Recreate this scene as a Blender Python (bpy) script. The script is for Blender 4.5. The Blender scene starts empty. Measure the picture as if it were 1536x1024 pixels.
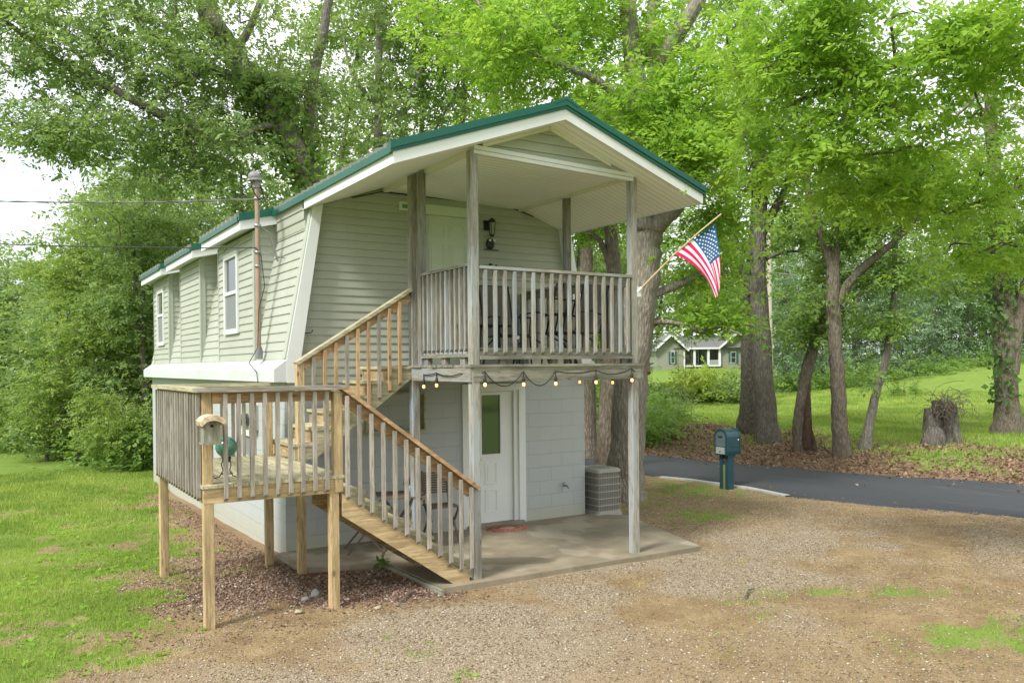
import bpy, math, random
import numpy as np
from mathutils import Vector, Matrix, noise as mnoise
random.seed(7); rng = np.random.default_rng(11)
SC = bpy.context.scene; COL = SC.collection
R = math.radians

# ------------------------------------------------------------------ camera
F = 1257.161; CAM = np.array((-3.106, -10.278, 2.3046))
_y, _p, _r = R(32.025), R(-.455), R(-.527); PY = 558.2
cd = np.array((math.sin(_y)*math.cos(_p), math.cos(_y)*math.cos(_p), math.sin(_p)))
_r0 = np.array((math.cos(_y), -math.sin(_y), 0)); _u0 = np.cross(_r0, cd)
cr = _r0*math.cos(_r)+_u0*math.sin(_r); cu = _u0*math.cos(_r)-_r0*math.sin(_r)
cam = bpy.data.cameras.new('camera'); co = bpy.data.objects.new('camera', cam); COL.objects.link(co)
co.matrix_world = Matrix(((cr[0], cu[0], -cd[0], CAM[0]), (cr[1], cu[1], -cd[1], CAM[1]), (cr[2], cu[2], -cd[2], CAM[2]), (0, 0, 0, 1)))
cam.sensor_width = 36; cam.lens = F/1536*36; cam.shift_y = 46.2/1536; cam.clip_end = 2000; cam.clip_start = .1
SC.camera = co

def at(px, py, D):
    """a surveyed point of the place: bearing and height read off the photograph, D metres away"""
    return CAM + D*(cd + (px-768)/F*cr + (PY-py)/F*cu)

def sstep(a, b, x):
    t = np.clip((x-a)/(b-a), 0, 1); return t*t*(3-2*t)

# ------------------------------------------------------------------ terrain
_ry = [-90, -20, -8, -3.65, -1.9, -.5, .8, 2.3, 3.4, 8, 20, 90]
_near = [60, 19, 12.4, 10.14, 9.42, 8.98, 9.2, 9.1, 8.75, 8.3, 8.8, 20]
_far = [66, 23.5, 16.6, 14.5, 13.55, 12.95, 12.4, 12.05, 11.75, 11.0, 11.8, 23.2]
def road_near(y): return np.interp(y, _ry, _near)
def road_far(y): return np.interp(y, _ry, _far)
def nz(x, y, s, seed=0.):
    """cheap smooth value noise in numpy, 0..1"""
    x = np.asarray(x, float)/s+seed*17.3; y = np.asarray(y, float)/s-seed*9.1
    xi, yi = np.floor(x), np.floor(y); fx, fy = x-xi, y-yi
    fx = fx*fx*(3-2*fx); fy = fy*fy*(3-2*fy)
    h = lambda a, b: np.modf(np.abs(np.sin(a*127.1+b*311.7+seed*7.7)*43758.5453))[0]
    return (h(xi, yi)*(1-fx)+h(xi+1, yi)*fx)*(1-fy)+(h(xi, yi+1)*(1-fx)+h(xi+1, yi+1)*fx)*fy
def terrain(x, y):
    x = np.asarray(x, float); y = np.asarray(y, float)
    z = -.03-.018*np.clip(y, 0, 18)*(1-sstep(3, 8, x))
    z = z-.03*sstep(6, 9, x)
    q = x-road_far(y)
    z = z+(.30+.1*sstep(3, 9, y))*sstep(0, 2.6, q)+.10*sstep(2.6, 8, q)
    z = z+2.0*np.exp(-((x-46)**2+(y-12)**2)/112.)*(q > 0)+1.75*np.exp(-((x-43)**2+(y-38)**2)/160.)*(q > 0)
    z = z+sstep(45, 120, np.hypot(x, y))*3.0*(q > 0)
    z = z+(nz(x, y, 1.7)-.5)*.05*sstep(2, 5, np.hypot(x-2.3, y+1.5))+(nz(x, y, .45, 3)-.5)*.02
    on = (x > road_near(y)-.05) & (x < road_far(y)+.02)
    return np.where(on, -.075, z)
def gnd(px, py, off=0.):
    """where the line of sight meets the terrain"""
    D = 5.
    while D < 90:
        p = at(px, py, D)
        if p[2] <= float(terrain(p[0], p[1])): break
        D += .05
    return np.array((p[0], p[1], float(terrain(p[0], p[1]))+off)), D

# ------------------------------------------------------------------ materials
def nodes(name):
    m = bpy.data.materials.new(name); m.use_nodes = True; nt = m.node_tree; nt.nodes.clear()
    o = nt.nodes.new('ShaderNodeOutputMaterial'); b = nt.nodes.new('ShaderNodeBsdfPrincipled')
    nt.links.new(b.outputs[0], o.inputs[0]); return m, nt, b, o
def N(nt, t, **k):
    n = nt.nodes.new(t)
    for a, v in k.items():
        if a.startswith('i_'):
            key = a[2:]; key = int(key) if key.isdigit() else key.replace('_', ' ')
            n.inputs[key].default_value = v
        else: setattr(n, a, v)
    return n
def c4(c): return (c[0], c[1], c[2], 1)
def ramp(nt, fac, stops):
    r = nt.nodes.new('ShaderNodeValToRGB'); nt.links.new(fac, r.inputs[0]); e = r.color_ramp.elements
    while len(e) < len(stops): e.new(.5)
    for i, (p, c) in enumerate(stops): e[i].position = p; e[i].color = c4(c) if hasattr(c, '__len__') else (c, c, c, 1)
    return r.outputs[0]
def mixc(nt, fac, a, b, bt='MIX'):
    m = nt.nodes.new('ShaderNodeMix'); m.data_type = 'RGBA'; m.blend_type = bt
    for s, v in ((0, fac), (6, a), (7, b)):
        if hasattr(v, 'is_output'): nt.links.new(v, m.inputs[s])
        else: m.inputs[s].default_value = c4(v) if hasattr(v, '__len__') else v
    return m.outputs[2]
def tex(nt, scale=1., stretch=(1, 1, 1), kind='noise', detail=6, rough=.6, coord='Object'):
    tc = nt.nodes.new('ShaderNodeTexCoord'); mp = nt.nodes.new('ShaderNodeMapping'); mp.inputs['Scale'].default_value = stretch
    nt.links.new(tc.outputs[coord], mp.inputs[0])
    if kind == 'noise':
        n = nt.nodes.new('ShaderNodeTexNoise'); n.inputs['Scale'].default_value = scale; n.inputs['Detail'].default_value = detail; n.inputs['Roughness'].default_value = rough
        o = n.outputs[0]
    else:
        n = nt.nodes.new('ShaderNodeTexVoronoi'); n.inputs['Scale'].default_value = scale; n.feature = kind; o = n.outputs[0]
    nt.links.new(mp.outputs[0], n.inputs['Vector']); return o
def bump(nt, b, h, s=.3, d=.01):
    n = nt.nodes.new('ShaderNodeBump'); n.inputs['Strength'].default_value = s; n.inputs['Distance'].default_value = d
    nt.links.new(h, n.inputs['Height']); nt.links.new(n.outputs[0], b.inputs['Normal'])
def simple(name, col, rough=.5, var=.12, scale=6, metal=0, bmp=.1, spec=.4, dirt=None, dirtamt=.0):
    m, nt, b, o = nodes(name)
    n = tex(nt, scale)
    c = ramp(nt, n, ((.25, [v*(1-var) for v in col]), (.75, [min(1, v*(1+var)) for v in col])))
    if dirt:
        n2 = tex(nt, scale*.35, (1, 1, .45), detail=9, rough=.75)
        f = ramp(nt, n2, ((.5, 0.), (.72, dirtamt)))
        c = mixc(nt, f, c, dirt)
    nt.links.new(c, b.inputs['Base Color']); b.inputs['Roughness'].default_value = rough; b.inputs['Metallic'].default_value = metal
    b.inputs['Specular IOR Level'].default_value = spec
    if bmp: bump(nt, b, tex(nt, scale*8, detail=4), bmp, .003)
    return m
def wood(name, a, b_, axis, scale=9, rough=.75, knots=True, paint=None, peel=.5, moss=0.):
    """axis: the way the grain runs (x, y or z); paint peels off in long flakes; a tone of its own for every board"""
    m, nt, b, o = nodes(name); st = [1, 1, 1]; st['xyz'.index(axis)] = .09
    oi = nt.nodes.new('ShaderNodeObjectInfo')
    g = tex(nt, scale*7, st, detail=9, rough=.7); g2 = tex(nt, scale*1.7, st, detail=6, rough=.7)
    c = ramp(nt, g, ((.36, [v*.72 for v in a]), (.5, [(x+y)/2 for x, y in zip(a, b_)]), (.66, b_)))
    c = mixc(nt, ramp(nt, g2, ((.42, 0.), (.62, .75))), c, [v*.68 for v in a])
    if knots:
        st2 = [1, 1, 1]; st2['xyz'.index(axis)] = .5
        k = tex(nt, 5.2, st2, kind='F1'); c = mixc(nt, ramp(nt, k, ((.05, .9), (.12, 0.))), c, [v*.35 for v in a])
    if moss:
        c = mixc(nt, ramp(nt, tex(nt, 3.1, detail=8), ((.48, 0.), (.7, moss))), c, (.22, .25, .09))
    if paint:
        n3 = tex(nt, scale*1.1, st, detail=10, rough=.72); f = ramp(nt, n3, ((peel-.03, 1.), (peel+.03, 0.)))
        c = mixc(nt, f, c, mixc(nt, tex(nt, 5), paint, [v*.82 for v in paint]))
    br = nt.nodes.new('ShaderNodeMath'); br.operation = 'MULTIPLY_ADD'; br.inputs[1].default_value = .3; br.inputs[2].default_value = .85
    nt.links.new(oi.outputs['Random'], br.inputs[0])
    hs = nt.nodes.new('ShaderNodeHueSaturation'); nt.links.new(c, hs.inputs['Color']); nt.links.new(br.outputs[0], hs.inputs['Value'])
    nt.links.new(hs.outputs[0], b.inputs['Base Color']); b.inputs['Roughness'].default_value = rough; b.inputs['Specular IOR Level'].default_value = .25
    bump(nt, b, g, .35, .004); return m
def leafmat(name, dark, light, trans=.5, hue=.0):
    m, nt, b, o = nodes(name)
    at_ = N(nt, 'ShaderNodeAttribute', attribute_name='tint'); oi = nt.nodes.new('ShaderNodeObjectInfo')
    c = ramp(nt, at_.outputs['Fac'], ((.0, dark), (1., light)))
    b.inputs['Roughness'].default_value = .55; b.inputs['Specular IOR Level'].default_value = .25
    tl = nt.nodes.new('ShaderNodeBsdfTranslucent'); mx = nt.nodes.new('ShaderNodeMixShader'); mx.inputs[0].default_value = trans
    nt.links.new(c, b.inputs['Base Color'])
    g = mixc(nt, 1., c, (1., 1.0, .55), 'MULTIPLY'); g2 = N(nt, 'ShaderNodeGamma', i_Gamma=.88); nt.links.new(g, g2.inputs[0]); nt.links.new(g2.outputs[0], tl.inputs[0])
    nt.links.new(b.outputs[0], mx.inputs[1]); nt.links.new(tl.outputs[0], mx.inputs[2]); nt.links.new(mx.outputs[0], o.inputs[0]); return m
def bark(name, a, b_, moss=.2, scale=1.):
    m, nt, b, o = nodes(name)
    n = tex(nt, 15*scale, (1, 1, .3), detail=10, rough=.75); v = tex(nt, 26*scale, (1, 1, .28), kind='F1')
    c = ramp(nt, n, ((.3, a), (.7, b_))); c = mixc(nt, ramp(nt, v, ((.0, .0), (.6, .55))), c, [x*.35 for x in a])
    c = mixc(nt, ramp(nt, tex(nt, 1.3, detail=7), ((.5, 0.), (.68, moss))), c, (.13, .15, .06))
    c = mixc(nt, ramp(nt, tex(nt, 2.7, detail=7), ((.58, 0.), (.7, .35))), c, (.36, .37, .33))
    nt.links.new(c, b.inputs['Base Color']); b.inputs['Roughness'].default_value = .9; b.inputs['Specular IOR Level'].default_value = .15
    mm = N(nt, 'ShaderNodeMath', operation='SUBTRACT'); nt.links.new(n, mm.inputs[0]); nt.links.new(v, mm.inputs[1]); bump(nt, b, mm.outputs[0], .9, .03); return m

CEDAR = ((.39, .24, .125), (.63, .44, .25)); PINE = ((.35, .25, .13), (.58, .445, .255)); GREYW = ((.26, .235, .195), (.43, .40, .35)); OLDW = ((.17, .165, .125), (.36, .35, .29))
M = {}
for ax in 'xyz':
    M['cedar_'+ax] = wood('new_timber_'+ax, *CEDAR, ax, moss=.12)
    M['pine_'+ax] = wood('pressure_treated_pine_'+ax, *PINE, ax, moss=.15)
    M['pale_'+ax] = wood('pale_deck_board_'+ax, (.36, .33, .20), (.62, .57, .40), ax, moss=.45)
    M['grey_'+ax] = wood('greyed_timber_'+ax, *GREYW, ax, moss=.1)
    M['old_'+ax] = wood('weathered_timber_'+ax, *OLDW, ax, moss=.3)
    M['blue_'+ax] = wood('blue_grey_painted_timber_'+ax, (.20, .18, .14), (.36, .34, .29), ax, paint=(.29, .35, .385), peel=.44)
    M['flake_'+ax] = wood('flaking_painted_timber_'+ax, (.25, .235, .19), (.42, .40, .35), ax, paint=(.34, .37, .375), peel=.475)
def siding_mat(name, col):
    m, nt, b, o = nodes(name)
    g = tex(nt, 14, (.12, .12, 1), detail=6); big = tex(nt, .9, detail=5)
    c = ramp(nt, g, ((.3, [v*.95 for v in col]), (.7, [v*1.04 for v in col])))
    c = mixc(nt, ramp(nt, big, ((.45, 0.), (.75, .35))), c, (col[0]*.82, col[1]*.84, col[2]*.74))
    st = tex(nt, 3.5, (1, 1, .12), detail=8, rough=.75); c = mixc(nt, ramp(nt, st, ((.52, 0.), (.75, .30))), c, (col[0]*.70, col[1]*.73, col[2]*.62))
    nt.links.new(c, b.inputs['Base Color']); b.inputs['Roughness'].default_value = .5; b.inputs['Specular IOR Level'].default_value = .3
    bump(nt, b, mixc(nt, .5, g, tex(nt, 1.6, detail=3)), .2, .006); return m
M['siding'] = siding_mat('sage_vinyl_siding', (.395, .415, .35))
M['lap_shade'] = simple('painted_lap_shadow', (.11, .115, .085), .8, .1, 5, bmp=0)  # shade line painted in: dark colour on the underside of every siding lap
M['sage_trim'] = simple('sage_trim', (.375, .405, .34), .5, .05, 3, bmp=.03)
M['white'] = simple('white_trim', (.68, .70, .695), .45, .04, 3, bmp=.03, dirt=(.55, .55, .45), dirtamt=.35)
M['soffit'] = None
def soffit():
    m, nt, b, o = nodes('white_beadboard_soffit')
    tc = nt.nodes.new('ShaderNodeTexCoord'); w = N(nt, 'ShaderNodeTexWave', i_Scale=3.2, bands_direction='Y'); nt.links.new(tc.outputs['Object'], w.inputs[0])
    h = ramp(nt, w.outputs[0], ((.0, 0.), (.12, 1.)))
    c = mixc(nt, h, (.62, .61, .56), (.88, .88, .85)); c = mixc(nt, ramp(nt, tex(nt, 1.2, detail=7), ((.5, 0.), (.8, .35))), c, (.60, .57, .46))
    nt.links.new(c, b.inputs['Base Color']); b.inputs['Roughness'].default_value = .5; bump(nt, b, h, .5, .006); return m
M['soffit'] = soffit()
M['green_metal'] = simple('green_roof_metal', (.012, .10, .072), .4, .08, 2, bmp=.03, spec=.3)
M['dark_edge'] = simple('dark_gap', (.05, .055, .05), .7)
def block():
    m, nt, b, o = nodes('painted_concrete_block')
    tc = nt.nodes.new('ShaderNodeTexCoord'); sx = nt.nodes.new('ShaderNodeSeparateXYZ'); nt.links.new(tc.outputs['Object'], sx.inputs[0])
    ad = N(nt, 'ShaderNodeMath', operation='ADD'); nt.links.new(sx.outputs[0], ad.inputs[0]); nt.links.new(sx.outputs[1], ad.inputs[1])
    cx = nt.nodes.new('ShaderNodeCombineXYZ'); nt.links.new(ad.outputs[0], cx.inputs[0]); nt.links.new(sx.outputs[2], cx.inputs[1])
    wob = nt.nodes.new('ShaderNodeVectorMath'); wob.operation = 'MULTIPLY_ADD'
    wn = N(nt, 'ShaderNodeTexNoise', i_Scale=5.); nt.links.new(cx.outputs[0], wn.inputs[0]); nt.links.new(wn.outputs[1], wob.inputs[0]); wob.inputs[1].default_value = (.015, .015, 0); nt.links.new(cx.outputs[0], wob.inputs[2])
    br = N(nt, 'ShaderNodeTexBrick', i_Scale=1., i_Mortar_Size=.006, i_Mortar_Smooth=.6, i_Brick_Width=.4, i_Row_Height=.2, i_Color1=(1, 1, 1, 1), i_Color2=(.9, .9, .9, 1), i_Mortar=(0, 0, 0, 1)); nt.links.new(wob.outputs[0], br.inputs[0])
    base = mixc(nt, br.outputs['Color'], (.365, .395, .395), (.41, .44, .44))
    base = mixc(nt, ramp(nt, tex(nt, 1.6, (1, 1, .6), detail=9, rough=.7), ((.5, 0.), (.75, .3))), base, (.47, .49, .45))
    n = tex(nt, 3, detail=8); a2 = N(nt, 'ShaderNodeMath', operation='MULTIPLY_ADD', i_1=.4, i_2=-.14); nt.links.new(n, a2.inputs[0])
    a3 = N(nt, 'ShaderNodeMath', operation='SUBTRACT'); nt.links.new(sx.outputs[2], a3.inputs[0]); nt.links.new(a2.outputs[0], a3.inputs[1])
    base = mixc(nt, ramp(nt, a3.outputs[0], ((-.0, .55), (.28, 0.))), base, (.40, .39, .27))
    nt.links.new(base, b.inputs['Base Color']); b.inputs['Roughness'].default_value = .7
    h = N(nt, 'ShaderNodeMath', operation='MULTIPLY_ADD', i_1=.35); nt.links.new(tex(nt, 60, detail=5), h.inputs[0]); nt.links.new(br.outputs['Color'], h.inputs[2]); bump(nt, b, h.outputs[0], .55, .008); return m
M['block'] = block()
def glass(name, col=(.03, .04, .04), rough=.03, spec=1.):
    m, nt, b, o = nodes(name); b.inputs['Base Color'].default_value = c4(col); b.inputs['Roughness'].default_value = rough; b.inputs['Specular IOR Level'].default_value = spec; b.inputs['IOR'].default_value = 1.6
    bump(nt, b, tex(nt, 2.5, detail=2), .04, .01); return m
M['glass'] = glass('window_glass'); M['screen'] = simple('window_screen', (.20, .215, .22), .6, .05, 3, bmp=0)
M['door'] = simple('white_door_paint', (.70, .73, .71), .4, .03, 2, bmp=.02)
M['door_green'] = simple('pale_green_door_paint', (.60, .65, .54), .4, .03, 2, bmp=.02)
M['black'] = simple('black_metal', (.02, .021, .024), .45, .1, 5, bmp=0); M['rubber'] = simple('black_rubber', (.018, .018, .018), .6, bmp=0)
M['steel'] = simple('grey_steel', (.33, .34, .35), .4, .15, 9, metal=.7, bmp=.05)
M['rust'] = simple('rusty_conduit', (.31, .21, .15), .7, .25, 7, dirt=(.32, .31, .28), dirtamt=.8)
M['cast'] = simple('cast_metal_grey', (.22, .22, .22), .5, .2, 9)
M['taupe'] = simple('taupe_sling_fabric', (.16, .145, .13), .8, .06, 30, bmp=.2)
M['slat'] = simple('brown_slat_wood', (.13, .095, .075), .6, .25, 14)
M['teal'] = simple('dark_teal_plastic', (.012, .055, .068), .35, .12, 5, bmp=.05, spec=.5)
M['olive'] = simple('olive_panel', (.17, .17, .05), .6); M['flap'] = simple('grey_green_flap', (.26, .30, .26), .5); M['hatch'] = simple('grey_mailbox_door', (.09, .12, .12), .45)
M['red_dot'] = simple('red_reflector', (.6, .07, .05), .4, bmp=0); M['white_dot'] = simple('white_dot', (.85, .85, .85), .4, bmp=0)
M['acbody'] = simple('beige_ac_panel', (.36, .35, .31), .5, .06, 4); M['acgrille'] = simple('ac_louvre', (.20, .195, .175), .6, .12, 20)
M['stone_grey'] = simple('grey_stone', (.35, .35, .33), .85, .3, 20, bmp=.6)
M['pot'] = simple('white_pot', (.75, .75, .74), .4, bmp=0); M['pink'] = simple('pink_petals', (.70, .06, .32), .6, .3, 60, bmp=0)
M['greenleaf'] = leafmat('small_plant_leaf', (.06, .14, .02), (.16, .32, .05), .3)
M['polewood'] = simple('flag_pole_wood', (.50, .38, .22), .5, .1, 12); M['flagred'] = simple('flag_red', (.78, .008, .13), .7, .03, 30, bmp=0)
M['flagwhite'] = simple('flag_white', (.82, .80, .84), .7, .03, 30, bmp=0); M['flagblue'] = simple('flag_blue', (.012, .10, .26), .7, .05, 30, bmp=0)
M['blu'] = simple('dark_blue_tube', (.05, .06, .09), .5, bmp=0)
def bulbm():
    m, nt, b, o = nodes('lit_bulb_glass'); b.inputs['Base Color'].default_value = (1, .8, .5, 1); b.inputs['Emission Color'].default_value = (1, .42, .10, 1); b.inputs['Emission Strength'].default_value = 1.0; b.inputs['Roughness'].default_value = .1; return m
M['bulb'] = bulbm()
m, nt, b, o = nodes('bulb_filament'); b.inputs['Emission Color'].default_value = (1, .85, .55, 1); b.inputs['Emission Strength'].default_value = 9; M['filament'] = m
m, nt, b, o = nodes('mottled_green_glass'); _c = ramp(nt, tex(nt, 11, detail=7), ((.3, (.03, .12, .085)), (.55, (.08, .25, .18)), (.7, (.20, .24, .11)))); nt.links.new(_c, b.inputs['Base Color']); b.inputs['Roughness'].default_value = .12; b.inputs['Specular IOR Level'].default_value = .8; M['globe'] = m
m, nt, b, o = nodes('lichened_bark_slab'); _c = ramp(nt, tex(nt, 22, detail=9), ((.35, (.30, .17, .09)), (.5, (.55, .42, .27)), (.68, (.66, .62, .50)))); nt.links.new(_c, b.inputs['Base Color']); b.inputs['Roughness'].default_value = .9; bump(nt, b, tex(nt, 30, detail=8), .8, .01); M['slab_bark'] = m
def rugm():
    m, nt, b, o = nodes('braided_rug'); tc = nt.nodes.new('ShaderNodeTexCoord'); sc = N(nt, 'ShaderNodeVectorMath', operation='MULTIPLY'); sc.inputs[1].default_value = (1., 1.45, 0)
    nt.links.new(tc.outputs['Object'], sc.inputs[0]); ln = N(nt, 'ShaderNodeVectorMath', operation='LENGTH'); nt.links.new(sc.outputs[0], ln.inputs[0])
    c = ramp(nt, ln.outputs['Value'], ((.0, (.45, .34, .25)), (.12, (.45, .34, .25)), (.125, (.16, .035, .03)), (.19, (.28, .06, .04)), (.195, (.42, .30, .20)), (.24, (.15, .10, .09)), (.245, (.33, .08, .05))))
    v = tex(nt, 48, kind='F1'); c = mixc(nt, ramp(nt, v, ((.3, 0.), (.55, .6))), c, (.10, .035, .03)); c = mixc(nt, ramp(nt, tex(nt, 33, detail=2), ((.52, 0.), (.56, .5))), c, (.50, .25, .14))
    nt.links.new(c, b.inputs['Base Color']); b.inputs['Roughness'].default_value = .95; bump(nt, b, v, .7, .01); return m
M['rug'] = rugm()
def slabm():
    m, nt, b, o = nodes('patio_concrete')
    c = ramp(nt, tex(nt, 2.2, detail=10, rough=.7), ((.3, (.19, .155, .10)), (.7, (.31, .265, .185))))
    c = mixc(nt, ramp(nt, tex(nt, .9, (1, 1.6, 1), detail=4), ((.50, 0.), (.56, .5))), c, (.16, .145, .10))
    c = mixc(nt, ramp(nt, tex(nt, .6, (1.4, 1, 1), detail=3), ((.57, 0.), (.60, .45))), c, (.38, .35, .28))
    tc = nt.nodes.new('ShaderNodeTexCoord'); mp = N(nt, 'ShaderNodeMapping'); mp.inputs['Location'].default_value = (-3.25, .62, 0); mp.inputs['Rotation'].default_value = (0, 0, R(28)); nt.links.new(tc.outputs['Object'], mp.inputs[0])
    sc_ = N(nt, 'ShaderNodeVectorMath', operation='MULTIPLY'); sc_.inputs[1].default_value = (.95, 2.6, 0); nt.links.new(mp.outputs[0], sc_.inputs[0]); wn = N(nt, 'ShaderNodeTexNoise', i_Scale=2.2, i_Detail=5.); nt.links.new(tc.outputs['Object'], wn.inputs[0])
    ad = N(nt, 'ShaderNodeVectorMath', operation='MULTIPLY_ADD'); ad.inputs[1].default_value = (.9, .9, 0); nt.links.new(wn.outputs[1], ad.inputs[0]); nt.links.new(sc_.outputs[0], ad.inputs[2]); ln_ = N(nt, 'ShaderNodeVectorMath', operation='LENGTH'); nt.links.new(ad.outputs[0], ln_.inputs[0])
    c = mixc(nt, ramp(nt, ln_.outputs['Value'], ((.50, .72), (.62, 0.))), c, (.10, .085, .05))
    c = mixc(nt, ramp(nt, tex(nt, 60, detail=4), ((.6, 0.), (.75, .3))), c, (.17, .15, .11))
    nt.links.new(c, b.inputs['Base Color']); b.inputs['Roughness'].default_value = .75; bump(nt, b, tex(nt, 40, detail=6), .25, .004); return m
M['slab'] = slabm()
def asphalt():
    m, nt, b, o = nodes('asphalt'); c = ramp(nt, tex(nt, 90, detail=5), ((.35, (.022, .025, .030)), (.7, (.047, .053, .060))))
    c = mixc(nt, ramp(nt, tex(nt, .5, (1, .25, 1), detail=5), ((.45, 0.), (.7, .5))), c, (.055, .061, .068))
    c = mixc(nt, ramp(nt, tex(nt, .8, (2.2, .3, 1), detail=8, rough=.75), ((.58, 0.), (.68, .35))), c, (.13, .125, .11))
    nt.links.new(c, b.inputs['Base Color']); b.inputs['Roughness'].default_value = .75; bump(nt, b, tex(nt, 160, detail=4), .5, .006); return m
M['asphalt'] = asphalt()
M['bark_oak'] = bark('oak_bark', (.26, .23, .19), (.50, .455, .385)); M['bark_brown'] = bark('brown_bark', (.16, .13, .10), (.35, .30, .235), .35)
M['bark_dark'] = bark('dark_bark', (.14, .125, .105), (.32, .29, .25), .25); M['bark_pale'] = bark('pale_bark', (.22, .20, .165), (.36, .335, .29), .3)
M['rot'] = bark('rotten_wood', (.10, .065, .045), (.24, .16, .11), .05, 1.5)
M['lf_mid'] = leafmat('leaf_mid_green', (.120, .235, .045), (.290, .430, .110), .52); M['lf_bright'] = leafmat('leaf_bright_spring', (.165, .345, .036), (.400, .590, .095), .58)
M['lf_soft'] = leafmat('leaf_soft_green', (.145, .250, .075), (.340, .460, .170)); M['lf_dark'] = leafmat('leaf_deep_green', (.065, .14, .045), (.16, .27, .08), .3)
M['lf_blue'] = leafmat('needle_blue_green', (.10, .19, .095), (.26, .38, .19), .25); M['lf_lime'] = leafmat('leaf_lime', (.26, .38, .05), (.48, .60, .10), .45)
M['blade'] = leafmat('grass_blade', (.165, .265, .045), (.390, .490, .110), .35); M['litter'] = leafmat('dead_leaves', (.13, .075, .045), (.36, .25, .17), .1)
for k in ('gravel', 'lava'):
    m, nt, b, o = nodes(k+'_stones'); a_ = N(nt, 'ShaderNodeAttribute', attribute_name='tint')
    st = ((0, (.11, .075, .045)), (.4, (.25, .19, .12)), (.75, (.38, .32, .235)), (.95, (.47, .43, .36)), (1, (.58, .55, .48))) if k == 'gravel' else ((0, (.09, .06, .042)), (.45, (.18, .11, .08)), (.72, (.27, .18, .13)), (.86, (.30, .26, .20)), (1, (.48, .45, .40)))
    nt.links.new(ramp(nt, a_.outputs['Fac'], st), b.inputs['Base Color']); b.inputs['Roughness'].default_value = .9; M[k] = m

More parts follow.
